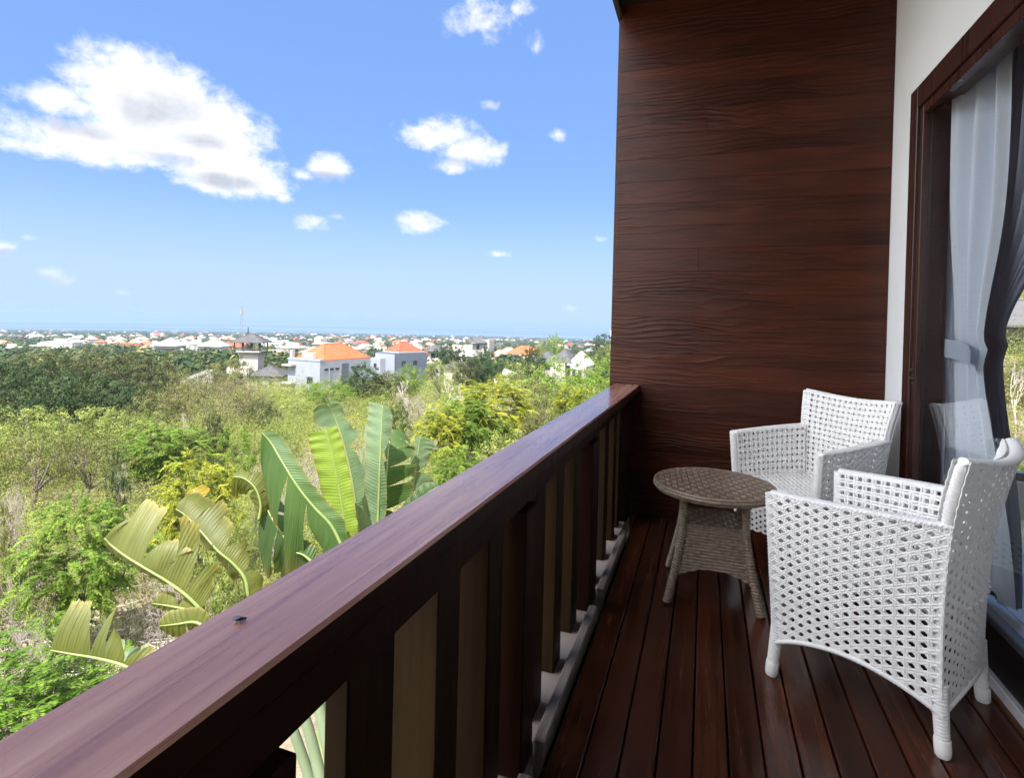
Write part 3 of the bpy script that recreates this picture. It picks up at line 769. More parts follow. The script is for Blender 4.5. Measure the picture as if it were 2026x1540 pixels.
def terrain():
    azs = np.concatenate([np.linspace(-180, -75, 24)[:-1], np.linspace(-75, 32, 150), np.linspace(32, 180, 28)[1:]])
    rs = np.concatenate([[0.5, 2, 3], np.geomspace(4, 60, 70), np.geomspace(63, 12000, 80)])
    v = []; f = []; n = len(azs)
    for r in rs:
        for a in azs: x, y = r*math.sin(R(a)), r*math.cos(R(a)); v.append((x, y, ground(x, y)))
    for i in range(len(rs)-1):
        for j in range(n-1): f.append((i*n+j, i*n+j+1, (i+1)*n+j+1, (i+1)*n+j))
    t = NT('dry_ground'); co = t.coord((1, 1, 1))
    a = t.noise(co, .35, 6, .62); b = t.noise(co, 2.6, 8, .7); c = t.noise(co, 14, 6, .7); far = t.noise(co, .012, 8, .65)
    near = t.ramp(t.math('ADD', t.math('MULTIPLY', a, .45), t.math('MULTIPLY', b, .55)),
                  [(.34, (.060, .040, .026)), (.46, (.13, .10, .068)), (.56, (.20, .17, .115)), (.66, (.13, .15, .05))])
    near = t.mix(t.math('MULTIPLY', c, .5), near, (.30, .26, .20))
    fcol = t.ramp(far, [(.35, (.030, .048, .022)), (.5, (.055, .075, .035)), (.62, (.10, .11, .06)), (.72, (.18, .16, .12))])
    sp = t.n('SeparateXYZ'); t.L.new(co, sp.inputs[0])
    dd = t.math('SQRT', t.math('ADD', t.math('MULTIPLY', sp.outputs[0], sp.outputs[0]), t.math('MULTIPLY', sp.outputs[1], sp.outputs[1])))
    k = t.n('MapRange'); t.L.new(dd, k.inputs[0]); k.inputs['From Min'].default_value = 60; k.inputs['From Max'].default_value = 220
    col = t.mix(k.outputs[0], near, fcol)
    t.base(col, .95, .1, t.bump(t.math('ADD', b, c), .6, .08))
    mb = MB(); mb.add(v, f); o = mb.build('ground', t.m, smooth=True, angle=180); tag(o, kind='structure')
terrain()
def sea():
    azs = np.linspace(-100, 60, 90); rs = np.concatenate([np.geomspace(7600, 62000, 40)])
    v = []; f = []; n = len(azs)
    for r in rs:
        for a in azs: v.append((r*math.sin(R(a)), r*math.cos(R(a)), SEA-r*r/(2*RE)))
    for i in range(len(rs)-1):
        for j in range(n-1): f.append((i*n+j, i*n+j+1, (i+1)*n+j+1, (i+1)*n+j))
    t = NT('sea_water'); co = t.coord((1, 1, 1))
    a = t.noise(t.coord((.0002, .00035, 1)), 1, 5, .6)
    t.base(t.ramp(a, [(.35, (.07, .13, .19)), (.65, (.11, .19, .25))]), .35, .5, t.bump(t.noise(t.coord((.02, .02, 1)), 1, 4), .3, 3))
    mb = MB(); mb.add(v, f); tag(mb.build('sea', t.m, smooth=False), kind='structure')
    # low wooded spits across the bay
    t2 = NT('spit_green'); n2 = t2.noise(t2.coord((.002, .002, .002)), 1, 6, .65)
    t2.base(t2.ramp(n2, [(.35, (.022, .040, .026)), (.62, (.05, .065, .045)), (.7, (.30, .28, .25))]), .9, .1)
    def spit(az0, az1, r0, wid, hgt, seed):
        rnd = random.Random(seed); mb = MB(); v = []; f = []; n = 70; m = 6
        for i in range(n+1):
            s = i/n; az = R(az0+(az1-az0)*s); env = (math.sin(math.pi*min(1, max(0, s))))**.45
            rr = r0*(1+.05*mnoise.noise(Vector((s*5, seed, 0)))+.02*mnoise.noise(Vector((s*19, seed, 4))))
            for j in range(m+1):
                q = j/m; r = rr+(q-.15)*wid*env*(1+.4*mnoise.noise(Vector((s*9, seed, 2))))
                h = hgt*env*(math.sin(math.pi*q)**.5)*(1+.5*mnoise.noise(Vector((s*60, q*3, seed))))-(2 if j in (0, m) else 0)
                v.append((r*math.sin(az), r*math.cos(az), SEA-r*r/(2*RE)+h))
        for i in range(n):
            for j in range(m): f.append((i*(m+1)+j, (i+1)*(m+1)+j, (i+1)*(m+1)+j+1, i*(m+1)+j+1))
        mb.add(v, f); tag(mb.build('headland', t2.m, smooth=True), kind='structure')
    spit(-75, -36, 9400, 1900, 15, 1); spit(-66, -8, 13500, 3200, 26, 2); spit(-32, 12, 11200, 900, 14, 3)
    spit(-20, 6, 16500, 3500, 30, 4); spit(-72, -46, 12000, 2500, 22, 5); spit(-80, 20, 27000, 7000, 70, 6)
sea()

# ================================================================ houses
HM = {}
def hm(name, col, rough=.7, var=.08, scale=1.2, bump=0):
    if name not in HM: HM[name] = plain(name, col, rough, var, scale, bump, .3)
    return HM[name]
def tile_mat(name, lo, hi):
    if name in HM: return HM[name]
    t = NT(name); co = t.coord((1, 1, 1)); n = t.noise(co, .9, 6, .65); 
    wv = t.n('TexWave', wave_type='BANDS', bands_direction='Z'); t.L.new(co, wv.inputs[0]); wv.inputs['Scale'].default_value = 1.6; wv.inputs['Distortion'].default_value = .4
    c = t.ramp(t.math('ADD', t.math('MULTIPLY', n, .8), t.math('MULTIPLY', wv.outputs['Fac'], .2)), [(.3, lo), (.75, hi)])
    HM[name] = t.base(c, .75, .25, t.bump(wv.outputs['Fac'], .4, .05)); return HM[name]
RT_OR = tile_mat('orange_tiles', (.26, .060, .022), (.40, .105, .045)); RT_RD = tile_mat('red_tiles', (.28, .042, .024), (.40, .075, .04))
RT_GR = tile_mat('grey_tiles', (.040, .040, .043), (.085, .085, .09)); RT_PK = tile_mat('faded_tiles', (.32, .17, .12), (.45, .26, .19))
W_WH = hm('white_wall', (.26, .25, .235)); W_CR = hm('cream_wall', (.36, .335, .29)); W_GR = hm('grey_wall', (.19, .21, .245)); W_DK = hm('slate_wall', (.075, .09, .12))
GL = hm('window_glass', (.025, .03, .035), .15); TR = hm('dark_trim', (.05, .045, .04)); CONC = hm('concrete', (.42, .40, .37))
class House:
    """a building in local metres: x along its front, y away from the viewer; front face looks to -y"""
    def __init__(s, name, px, dist, label, turn=0.0, cat='house', group=None, zoff=0.0):
        b = bearing(px); x, y = dist*math.sin(b), dist*math.cos(b)
        s.k = dist/F_PX
        s.z = ground(x, y)+zoff
        s.root = empty(name, (x, y, s.z), -b+turn, label, cat, group)
        s.eye = HC-s.z
    def part(s, mb, name, mat, parent=None, smooth=False):
        return mb.build(name, mat, parent or s.root, smooth=smooth)
    def walls(s, x0, x1, y0, y1, z0, z1, mat, name='wall'):
        mb = MB(); mb.box((x0, y0, z0), (x1, y1, z1)); return s.part(mb, name, mat)
    def hip(s, x0, x1, y0, y1, z0, h, mat, over=.6, ridge=.35, name='roof', thick=.18):
        x0 -= over; x1 += over; y0 -= over; y1 += over; xm, ym = (x0+x1)/2, (y0+y1)/2
        lx, ly = x1-x0, y1-y0; r = max(0, (lx-ly)/2 if lx > ly else 0)*1.0+ (lx*ridge*.5 if lx <= ly*1.05 else 0)*0
        ry = max(0, (ly-lx)/2)
        m = 6; v = []; f = []
        z = z0
        v = [(x0,y0,z),(x1,y0,z),(x1,y1,z),(x0,y1,z),(x0,y0,z+thick),(x1,y0,z+thick),(x1,y1,z+thick),(x0,y1,z+thick),
             (xm-r, ym-ry, z+thick+h), (xm+r, ym+ry, z+thick+h)]
        f = [(3,2,1,0),(0,1,5,4),(1,2,6,5),(2,3,7,6),(3,0,4,7)]
        if r > 0 or ry == 0: f += [(4,5,9,8),(5,6,9),(6,7,8,9),(7,4,8)]
        else: f += [(4,5,8),(5,6,9,8),(6,7,9),(7,4,8,9)]
        mb = MB(); mb.add(v, f)
        if r > 0 or ry > 0: mb.tube([v[8], v[9]], .12, 6)
        for a, b in ((4, 8), (5, 9 if r > 0 or ry == 0 else 8), (6, 9), (7, 8 if r > 0 or ry == 0 else 9)):
            if np.linalg.norm(np.array(v[a])-np.array(v[b])) > .1: mb.tube([v[a], v[b]], .11, 6)
        return s.part(mb, name, mat)
    def win(s, x, z, w, h, y, name='window', side=None):
        fr = MB()
        if side is None:
            fr.box((x-w/2-.08, y-.06, z-.08), (x+w/2+.08, y+.05, z+h+.08)); g = MB(); g.box((x-w/2, y-.075, z), (x+w/2, y-.061, z+h))
        else:
            X = side; sg = 1 if X > 0 else -1
            a, b = sorted((X-sg*.05, X+sg*.06)); fr.box((a, x-w/2-.08, z-.08), (b, x+w/2+.08, z+h+.08))
            a, b = sorted((X+sg*.061, X+sg*.075)); g = MB(); g.box((a, x-w/2, z), (b, x+w/2, z+h))
        o = s.part(fr, name, TR); s.part(g, 'pane', GL, o); return o
def near_houses():
    # grey house with an orange tiled roof
    h = House('grey_house', 675, 118, 'long grey rendered house with a big orange hipped tile roof beyond the scrub', R(47)); k = h.k
    h.walls(-5.6, 9.2, 0, 8.6, -3, 7.6, W_GR); rf = h.hip(-4.2, 9.0, .3, 8.4, 7.62, 3.0, RT_OR, .2)
    mb = MB(); mb.box((-5.7, -.1, 7.6), (-4.5, 8.7, 8.0)); h.part(mb, 'parapet', W_GR)
    mb = MB(); mb.box((-5.5, 7.6, 8.0), (-4.8, 8.3, 9.5)); h.part(mb, 'chimney', W_WH, rf)
    for i in range(3):
        mb = MB(); mb.box((-5.5, 2.0+i*1.0, 8.0), (-4.7, 2.85+i*1.0, 9.2), bev=.06); h.part(mb, 'air_conditioner', W_CR)
    for x in (-3.9, -2.4, -.9, 3.6, 5.4, 7.2): h.win(x, 5.8, .9, .28, 0)
    mb = MB(); mb.box((.4, -.02, -.5), (2.4, .3, 6.9)); h.part(mb, 'recess_shade', hm('recess_shade', (.07, .08, .10)))  # flat slab in darkened wall grey, painting the shade of a recess
    for x in (-3.2, -.2):
        mb = MB(); mb.tube([(x, -.1, 0), (x, -.1, 6)], .06, 6); h.part(mb, 'downpipe', W_WH)
    for z in (1.6, 2.8, 6.4):
        mb = MB(); mb.box((-6.9, 6.4, z), (-5.601, 9.0, z+.35)); h.part(mb, 'balcony_slab', W_WH)
    for z in (3.2,): h.win(2.6, z, 1.4, 1.2, 0, side=-5.6)
    # red roofed house: shaded front painted slate, lit side a paler slab
    h = House('slate_house', 815, 172, 'slate grey block house with a bright red hipped roof beside the pale dry trees', R(40))
    h.walls(-6.4, 6.2, 0, 9, -3, 8.6, W_DK); h.walls(-6.7, -6.401, -.2, 9.1, -3, 8.2, W_GR, 'lit_side_wall'); h.hip(-3.9, 5.2, 1.0, 8.2, 8.62, 3.0, RT_RD, .3)
    mb = MB(); mb.box((-4.4, .6, 8.6), (5.6, 8.5, 8.9)); h.part(mb, 'parapet', W_WH)
    for x in (-3, 1.5): h.win(x, 4.8, 1.4, 1.3, 0)
    h.walls(-8.6, -6.71, 4, 8.8, -3, 6.9, W_GR, 'annex'); h.win(6.4, 4.0, 1.2, 1.2, 0, side=-8.6)
    # white tower villa on the left
    h = House('tower_villa', 492, 132, 'white villa with an open roofed tower pavilion and grey roofs beside the dark trees', R(-18), zoff=-1.0)
    h.walls(-1.9, 2.0, 0, 4.2, -3, 10.0, W_WH); h.walls(-2.4, 2.4, -.4, 4.6, 10.0, 10.3, CONC, 'terrace')
    for x in (-2.7, -.9, .9, 2.6):
        for y in (-.4, 4.4):
            mb = MB(); mb.box((x-.11, y-.11, 10.301), (x+.11, y+.11, 12.0)); h.part(mb, 'column', TR)
    mb = MB(); mb.box((-3.1, -.8, 9.75), (2.9, 4.9, 9.99)); h.part(mb, 'terrace_slab', TR)
    mb = MB()
    for y in (-.75, 4.8): mb.box((-3.0, y-.04, 10.75), (2.8, y+.04, 10.85))
    h.part(mb, 'balustrade', TR)
    h.hip(-2.9, 2.8, -.6, 4.6, 12.0, 1.75, RT_GR, .55)
    h.walls(-3.4, 1.0, -2.6, -.401, -3, 6.8, W_CR, 'stair_block'); h.walls(1.05, 7.3, -1.8, 4.6, -3, 4.9, W_WH, 'wing_wall'); h.hip(1.05, 7.3, -1.8, 4.6, 4.92, 2.0, RT_GR, .7)
    for x, w in ((3.0, .75), (5.4, .8)): h.win(x, 1.8, w, 2.1, -1.8)
    h.win(-.8, 4.2, .7, 1.4, -2.6)
    mb = MB(); mb.box((-4.6, -5.4, -2.5), (3.4, -5.0, .3)); h.part(mb, 'garden_wall', W_WH)
    mb = MB(); mb.box((6.0, -4.2, .7), (14, -3.6, 1.25)); h.part(mb, 'carport_roof', W_WH)
    for x in (6.5, 13.5):
        mb = MB(); mb.box((x, -4.0, -2.5), (x+.2, -3.8, .69)); h.part(mb, 'post', TR)
    # villa on the right
    h = House('hill_villa', 1100, 182, 'large white villa with several steep grey hipped roofs nearest the timber end panel', R(-20))
    h.walls(-8.2, -1.4, 0, 8, -3, 4.6, W_WH); h.hip(-7.6, -.6, .3, 8, 6.6, 3.6, RT_GR, .9)
    mb = MB(); mb.box((-8.0, 0.5, 4.6), (-1.6, 7.6, 6.6)); h.part(mb, 'upper_storey', GL)
    for x in (-8.0, -5.9, -3.8, -1.7):
        mb = MB(); mb.box((x-.15, .0, 4.6), (x+.15, .3, 6.6)); h.part(mb, 'column', TR)
    mb = MB(); mb.box((-8.3, -.3, 4.5), (-1.3, .0-.002, 4.72)); mb.box((-8.3, -.3, 5.6), (-1.3, -.2, 5.7)); h.part(mb, 'balcony', TR)
    h.walls(-1.0, 3.9, -1.5, 7, -3, 6.9, W_CR, 'centre_block'); h.hip(-1.0, 5.4, -.5, 7, 6.92, 4.4, RT_GR, .7)
    h.walls(6.0, 11.2, -2.2, 6, -3, 6.2, W_WH, 'end_block'); h.hip(5.0, 11.0, -1.0, 7, 6.22, 4.3, tile_mat('pale_tiles', (.30, .29, .28), (.42, .41, .40)), .5)
    for x, z, w, hh in ((7.2, 2.6, .9, 2.4), (9.2, 2.6, .9, 2.4)): h.win(x, z, w, hh, -2.2)
    for x in (-6.6, -4.2): h.win(x, 1.2, 1.4, 1.6, 0)
    mb = MB(); mb.box((-9, -4.3, -3), (13, -4.0, .9)); h.part(mb, 'garden_wall', W_CR)
    # tower house in the middle
    h = House('stair_tower_house', 946, 228, 'white house with a tall stair tower under a small grey roof beyond the dark tree', R(-26))
    h.walls(1.8, 5.2, 0, 5, -3, 14.4, W_WH); h.walls(-2.8, 1.79, .5, 5, -3, 12.6, W_WH, 'tower_wall'); h.hip(-3.0, 3.4, -.6, 5, 12.9, 2.8, RT_GR, .9)
    h.win(-.2, 10.4, 1.1, 1.6, .5); h.win(3.4, 9.0, .9, 2.2, 0)
    h.walls(-9.5, -2.9, 1, 8, -3, 7.0, W_CR, 'wing_wall'); h.hip(-9.5, -2.9, 1, 8, 7.02, 2.6, hm('pale_grey_roof', (.36, .34, .33)), .8)
    h.walls(-12, -4.5, -5, .5, -3, 1.5, W_CR, 'front_block'); h.hip(-12, -4.5, -5, .5, 1.52, 2.3, hm('pale_grey_roof', (.36, .34, .33)), .7)
    for x in (-8, -5.6): h.win(x, 3.6, 1.2, 1.6, 1)
    # terracotta block
    h = House('terracotta_house', 1003, 208, 'house with a dark slate end wall and a wide low terracotta roof', R(-30))
    h.walls(-1.6, 3.2, -2, 4, -3, 8.6, W_DK); h.walls(-6.0, -1.65, -1.2, 4, -3, 7.6, W_WH, 'front_wall'); h.hip(-6.4, -1.7, -1, 4, 7.62, 2.4, RT_PK, .5)
    h.walls(3.3, 9.5, 2, 10, -3, 7.0, W_CR, 'long_wall'); h.hip(-2, 9.5, 4.2, 12, 8.65, 3.0, RT_OR, .6)
    for x in (-4.8, -3.0): h.win(x, 4.4, 1.0, 1.5, -1.2)
    # small pavilion house
    h = House('pavilion_house', 851, 192, 'small grey roofed pavilion house right of the red roof', R(-24))
    h.walls(-3.6, 3.8, 0, 6, -3, 6.0, hm('stone_wall', (.27, .26, .25))); h.hip(-1.6, 3.6, .4, 5.6, 9.2, 2.0, RT_GR, .8); h.walls(-1.2, 3.2, .8, 5.2, 6.0, 9.2, W_CR, 'upper_wall')
    h.hip(-5.5, -1.0, -1, 3, 4.4, 2.0, RT_GR, .6, name='porch_roof'); h.win(1, 7.0, 1.6, 1.6, .8); h.win(1.4, 2.2, 1.6, 1.8, 0)
    # roofs sunk in the trees
    h = House('low_house', 903, 150, 'low house with a dark grey roof half hidden left of the round dark tree', R(-20)); h.walls(-3.4, 3.4, 0, 5, -3, 4.9, W_CR); h.hip(-3.4, 3.4, 0, 5, 4.92, 1.7, RT_GR, .8); h.win(0, 2.2, 1.6, 1.4, 0)
    h = House('low_house', 994, 140, 'flat pale grey roofed house just above the bright scrub', R(-14)); h.walls(-1.9, 2.2, 0, 5, -3, 3.7, W_CR); h.hip(-1.9, 2.2, 0, 5, 3.72, 1.3, hm('zinc_roof', (.30, .30, .32)), .5); h.win(0, 1.6, 1.4, 1.2, 0)
    h = House('low_house', 405, 112, 'grey tiled roof peeking out of the olive trees left of the white tower villa', R(-24), zoff=-1.8); h.walls(-3.8, 3.8, 0, 6, -3, 5.4, W_WH); h.hip(-3.8, 3.8, 0, 6, 5.42, 1.9, tile_mat('lilac_tiles', (.13, .125, .13), (.20, .195, .205)), .9); h.win(1, 2.4, 1.6, 1.4, 0)
    h = House('low_house', 740, 190, 'small orange roof tucked between the grey house and the slate house', R(-14)); h.walls(-2.7, 2.7, 0, 5, -3, 2.8, W_CR); h.hip(-2.7, 2.7, 0, 5, 2.82, 1.8, RT_OR, .6); h.win(0, .8, 1.4, 1.2, 0)
    h = House('flat_roofed_house', 632, 205, 'cream flat roofed house behind the orange roof', R(-20)); h.walls(-7, 7.5, 0, 9, -3, 8.4, W_CR); h.walls(-2.5, 7.5, 1, 9, 8.4, 11.0, W_WH, 'upper_wall'); 
    mb = MB(); mb.box((-7.3, -.5, 8.0), (7.8, -.001, 8.7)); mb.box((-2.8, .5, 11.0), (7.9, 9.3, 11.4)); h.part(mb, 'parapet', W_WH)
    for x in (-4.5, 0, 4): h.win(x, 4.6, 1.6, 1.6, 0)
    # long white hotel
    h = House('hotel', 372, 330, 'long white three storey hotel with two grey hipped end roofs', R(-22), 'hotel')
    h.walls(-17, 16, 0, 10, -3, 8.0, W_WH)
    for xa, xb in ((-15.5, -5), (5.5, 16.5)): h.walls(xa, xb, -1.5, 10.5, 8.001, 9.2, W_WH, 'attic'); h.hip(xa, xb, -1.5, 10.5, 9.22, 3.6, hm('silver_roof', (.28, .285, .29)), .8)
    for z in (1.2, 4.6):
        for i in range(9): h.win(-14.5+i*3.5, z, 2.3, 2.2, 0)
    for i in range(6):
        mb = MB(); mb.box((6.0+i*2, -1.4, -2), (6.4+i*2, -1.0, 8.0)); h.part(mb, 'column', W_WH)
    # pale high-rise beside the panel
    h = House('tower_block', 1217, 420, 'pale tower block beside the dark timber panel edge', R(-20), 'building')
    h.walls(-3.6, 6, 0, 8, -3, 25.4, hm('haze_white', (.66, .68, .70)))
    for z in (10, 13, 16, 19, 22):
        for x in (-2.2, 0, 2.2): h.win(x, z, 1.3, 1.6, 0)
    mb = MB(); mb.box((-4.0, -.4, 25.4), (6.4, 8.4, 25.9)); h.part(mb, 'roof', W_WH)
    # red roofed clusters in the distance
    for i, (px, dd, w, dz, m_, lab) in enumerate([(252, 520, 15, 4.5, RT_RD, 'red roofed house at the left end of the row of red roofs'), (290, 540, 16, 5.5, RT_OR, 'orange roofed house in the middle of the row of red roofs'), (330, 560, 15, 6.5, RT_RD, 'red roofed house right end of the row above the hotel'),
                             (427, 480, 13, 6, RT_RD, 'red roofed house just right of the white hotel'), (457, 470, 15, 6.5, RT_RD, 'broad red roofed house behind the white tower villa'),
                             (672, 620, 17, 6, RT_RD, 'wide red roof far beyond the orange roofed grey house'), (712, 700, 18, 7, RT_RD, 'wide red roof far off left of the slate house'), (790, 820, 20, 8, RT_OR, 'long orange roof far off above the red roofed slate house'),
                             (650, 420, 14, 5, RT_PK, 'faded orange roof in the town behind the cream flat roofed house'), (815, 430, 16, 6, RT_PK, 'faded orange roofed house beyond the slate house')]):
        h = House('red_roofed_house', px, dd, lab, R(-18+8*(i % 3))); h.walls(-w/2, w/2, 0, 10, -3, dz, W_CR); h.hip(-w/2, w/2, 0, 10, dz+.02, 3.6, m_, .9)
        for x in (-w*.3, 0, w*.3): h.win(x, dz-2.6, 1.6, 1.5, 0)
near_houses()

# telecom mast
def mast(px, dist, hgt, label, w=1.0):
    b = bearing(px); x, y = dist*math.sin(b), dist*math.cos(b); z = ground(x, y)
    r = empty('telecom_mast', (x, y, z), -b, label, 'mast'); st = hm('galvanised', (.16, .165, .17), .6)
    mb = MB(); n = 14
    for sx, sy in ((-1, -1), (1, -1), (1, 1), (-1, 1)): mb.tube([(sx*w, sy*w, 0), (sx*w*.45, sy*w*.45, hgt)], .11, 5)
    for i in range(n):
        a, c = w*(1-.55*i/n), w*(1-.55*(i+1)/n); z0, z1 = hgt*i/n, hgt*(i+1)/n
        for p, q in (((-a, -a, z0), (c, -c, z1)), ((a, -a, z0), (-c, -c, z1)), ((a, -a, z0), (c, c, z1)), ((-a, -a, z0), (-c, c, z1))): mb.tube([p, q], .07, 4)
    mb.build('lattice', st, r)
    for i, a in enumerate((0, 2.1, 4.2)):
        mb = MB(); cx_, cy_ = math.cos(a)*.8, math.sin(a)*.8; mb.box((cx_-.18, cy_-.18, hgt-5), (cx_+.18, cy_+.18, hgt-2.4)); mb.build('antenna', W_WH, r)
    mb = MB(); mb.tube([(0, 0, hgt-.5), (0, 0, hgt+2.5)], .08, 6); mb.build('spire', st, r)
mast(477, 360, 33, 'grey lattice telecom mast beside the pointed conifer', 1.0)
mast(1014, 900, 34, 'thin grey mast on the horizon right of the stair tower house', 1.3)

# the town far off: one house of each kind, copied
def town():
    protos = []
    spec = [(9, 7, 4.5, 2.6, W_WH, RT_OR), (11, 8, 5, 2.8, W_CR, RT_PK), (10, 8, 6, 0, W_WH, None), (12, 9, 4.5, 2.6, W_WH, RT_GR), (9, 9, 7.5, 0, W_CR, None), (13, 8, 5, 2.6, W_CR, RT_RD), (18, 10, 6.5, 0, hm('metal_white', (.4, .4, .4)), None)]
    labs = ['small orange roofed house far off in the hazy town towards the bay', 'small faded terracotta roofed house far off in the hazy town', 'small white flat roofed house far off in the hazy town', 'small grey roofed white house far off in the hazy town',
            'small cream flat topped block far off in the hazy town', 'small red roofed house far off in the hazy town', 'long white shed roof far off in the hazy town']
    grp = ['far orange roofed houses', 'far terracotta roofed houses', 'far white flat roofed houses', 'far grey roofed houses', 'far cream blocks', 'far red roofed houses', 'far white sheds']
    for i, (w, dp, hh, rh, wm, rm) in enumerate(spec):
        root = empty('town_house', (0, 0, -900), 0, labs[i], 'house', grp[i])
        mb = MB(); mb.box((-w/2, -dp/2, -3), (w/2, dp/2, hh)); mb.build('wall', wm, root, smooth=False)
        mb = MB()
        if rh: 
            o = .8; r = (w-dp)/2; z = hh+.01
            v = [(-w/2-o, -dp/2-o, z), (w/2+o, -dp/2-o, z), (w/2+o, dp/2+o, z), (-w/2-o, dp/2+o, z), (-r, 0, z+rh), (r, 0, z+rh)]
            mb.add(v, [(0, 1, 5, 4), (1, 2, 5), (2, 3, 4, 5), (3, 0, 4), (3, 2, 1, 0)])
        else: mb.box((-w/2-.4, -dp/2-.4, hh+.01), (w/2+.4, dp/2+.4, hh+.6)); mb.box((-w*.2, -dp*.2, hh+.61), (w*.2, dp*.2, hh+2.2))
        mb.build('roof', rm or CONC if rm or i % 2 == 0 else W_WH, root, smooth=False)
        protos.append(root)
    rnd = random.Random(5); used = [False]*len(protos); placed = []
    tries = 0
    while len(placed) < 286 and tries < 9000:
        tries += 1
        u = rnd.random(); d = 240*(14**(u**.85)); px = rnd.uniform(-20, 1215)
        if d < 330 and px < 480: continue
        b = bearing(px); x, y = d*math.sin(b), d*math.cos(b)
        if mnoise.noise(Vector((x*.004, y*.004, 1))) < -.12: continue
        if any((x-a)**2+(y-c)**2 < (24 if d < 900 else 30)**2 for a, c in placed): continue
        placed.append((x, y)); i = rnd.choices(range(7), (5, 5, 6, 3, 4, 3, 1.5))[0]
        if used[i]: o = copy_tree(protos[i])
        else: o = protos[i]; used[i] = True
        s_ = rnd.uniform(.8, 1.25); o.scale = (s_, s_, s_*rnd.uniform(.85, 1.3)); o.location = (x, y, ground(x, y)); o.rotation_euler = (0, 0, -b+R(rnd.uniform(-45, 45)))
    return placed
TOWN = town()

# beyond the nearest few hundred houses the town is one carpet of roofs
def far_roofs():
    rnd = random.Random(17); mb = MB(); mats = [W_WH, RT_OR, RT_PK, RT_GR, W_CR, RT_RD]
    for i in range(700):
        d = 520*(13**(rnd.random()**.9)); px = rnd.uniform(-40, 1222); b = bearing(px, 680); x, y = d*math.sin(b), d*math.cos(b)
        if mnoise.noise(Vector((x*.0022, y*.0022, 4))) < -.02: continue
        s_ = rnd.uniform(.7, 1.3)*(1+d/5200); w, dp, hh, rh = 9*s_, 7*s_, rnd.uniform(4.5, 8)*(1+d/9000), 2.6*s_; th = -b+R(rnd.uniform(-40, 40)); z = ground(x, y, False); M_ = Matrix.Translation((x, y, z)) @ Matrix.Rotation(th, 4, 'Z')
        mb.box((-w/2, -dp/2, -3), (w/2, dp/2, hh), mi=rnd.choice((0, 0, 4)), M=M_)
        r = (w-dp)/2; o = .8
        v = [(-w/2-o, -dp/2-o, hh+.02), (w/2+o, -dp/2-o, hh+.02), (w/2+o, dp/2+o, hh+.02), (-w/2-o, dp/2+o, hh+.02), (-r, 0, hh+rh), (r, 0, hh+rh)]
        mb.add([tuple(M_ @ Vector(p)) for p in v], [(0, 1, 5, 4), (1, 2, 5), (2, 3, 4, 5), (3, 0, 4), (3, 2, 1, 0)], mi=rnd.choice((1, 2, 2, 2, 3, 4, 4, 0, 5)))
    tag(mb.build('distant_roofs', mats, smooth=False, recalc=False), kind='stuff')
far_roofs()
h = House('hill_hut', 2016, 62, 'grey roofed hut on the slope seen through the room past the dark curtain', R(6), zoff=-.9); h.walls(-4, 6, 0, 5, -4, 3.2, hm('hut_wall', (.10, .095, .09))); h.hip(-4, 6, 0, 5, 3.22, 2.2, hm('hut_roof', (.085, .085, .09)), .8); h.win(0, 1, 1.4, 1.2, 0)
# ================================================================ vegetation
def leaf_mat(name, lo, mid, hi, trans=.38, rough=.55, tcol=None):
    t = NT(name); a = t.n('Attribute', attribute_name='tone'); nz = t.noise(t.coord((1, 1, 1), 'Object'), 3.2, 3, .6)
    oi = t.n('ObjectInfo')
    f = t.math('ADD', t.math('MULTIPLY', a.outputs['Fac'], .75), t.math('MULTIPLY', nz, .35))
    f = t.math('ADD', f, t.math('MULTIPLY', t.math('SUBTRACT', oi.outputs['Random'], .5), .14))
    col = t.ramp(f, [(.1, lo), (.5, mid), (.92, hi)])
    t.base(col, max(rough, .65), .14)
    tl = t.n('BsdfTranslucent'); t.L.new(t.mix(1.0, col, tcol or (1.25, 1.25, .6), 'MULTIPLY'), tl.inputs[0])
    mx = t.n('MixShader'); mx.inputs[0].default_value = trans
    t.L.new(t.b.outputs[0], mx.inputs[1]); t.L.new(tl.outputs[0], mx.inputs[2]); t.L.new(mx.outputs[0], t.out.inputs[0])
    return t.m
LM = dict(
    yellow=leaf_mat('leaf_yellow_green', (.075, .105, .012), (.215, .24, .026), (.40, .40, .055)),
    bright=leaf_mat('leaf_bright_green', (.038, .085, .012), (.11, .18, .026), (.22, .30, .055)),
    light=leaf_mat('leaf_light_green', (.060, .092, .022), (.155, .195, .05), (.28, .31, .10)),
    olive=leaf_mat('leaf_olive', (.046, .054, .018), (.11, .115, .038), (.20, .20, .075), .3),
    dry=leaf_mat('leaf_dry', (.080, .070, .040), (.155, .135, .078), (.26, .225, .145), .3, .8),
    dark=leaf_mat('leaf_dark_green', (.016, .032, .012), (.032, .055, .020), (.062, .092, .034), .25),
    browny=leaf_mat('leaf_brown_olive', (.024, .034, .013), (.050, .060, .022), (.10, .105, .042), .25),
    lush=leaf_mat('leaf_lush_green', (.045, .092, .011), (.10, .185, .022), (.20, .30, .045), .42),
)
m_bark = plain('bark', (.10, .082, .066), .9, .35, 8, .4); m_pale_bark = plain('pale_bark', (.36, .32, .27), .9, .2, 8, .3); m_dry_twig = plain('dry_twig', (.26, .22, .20), .9, .25, 8, .2)
m_dark_bark = plain('dark_bark', (.045, .038, .03), .9, .3, 8, .4)

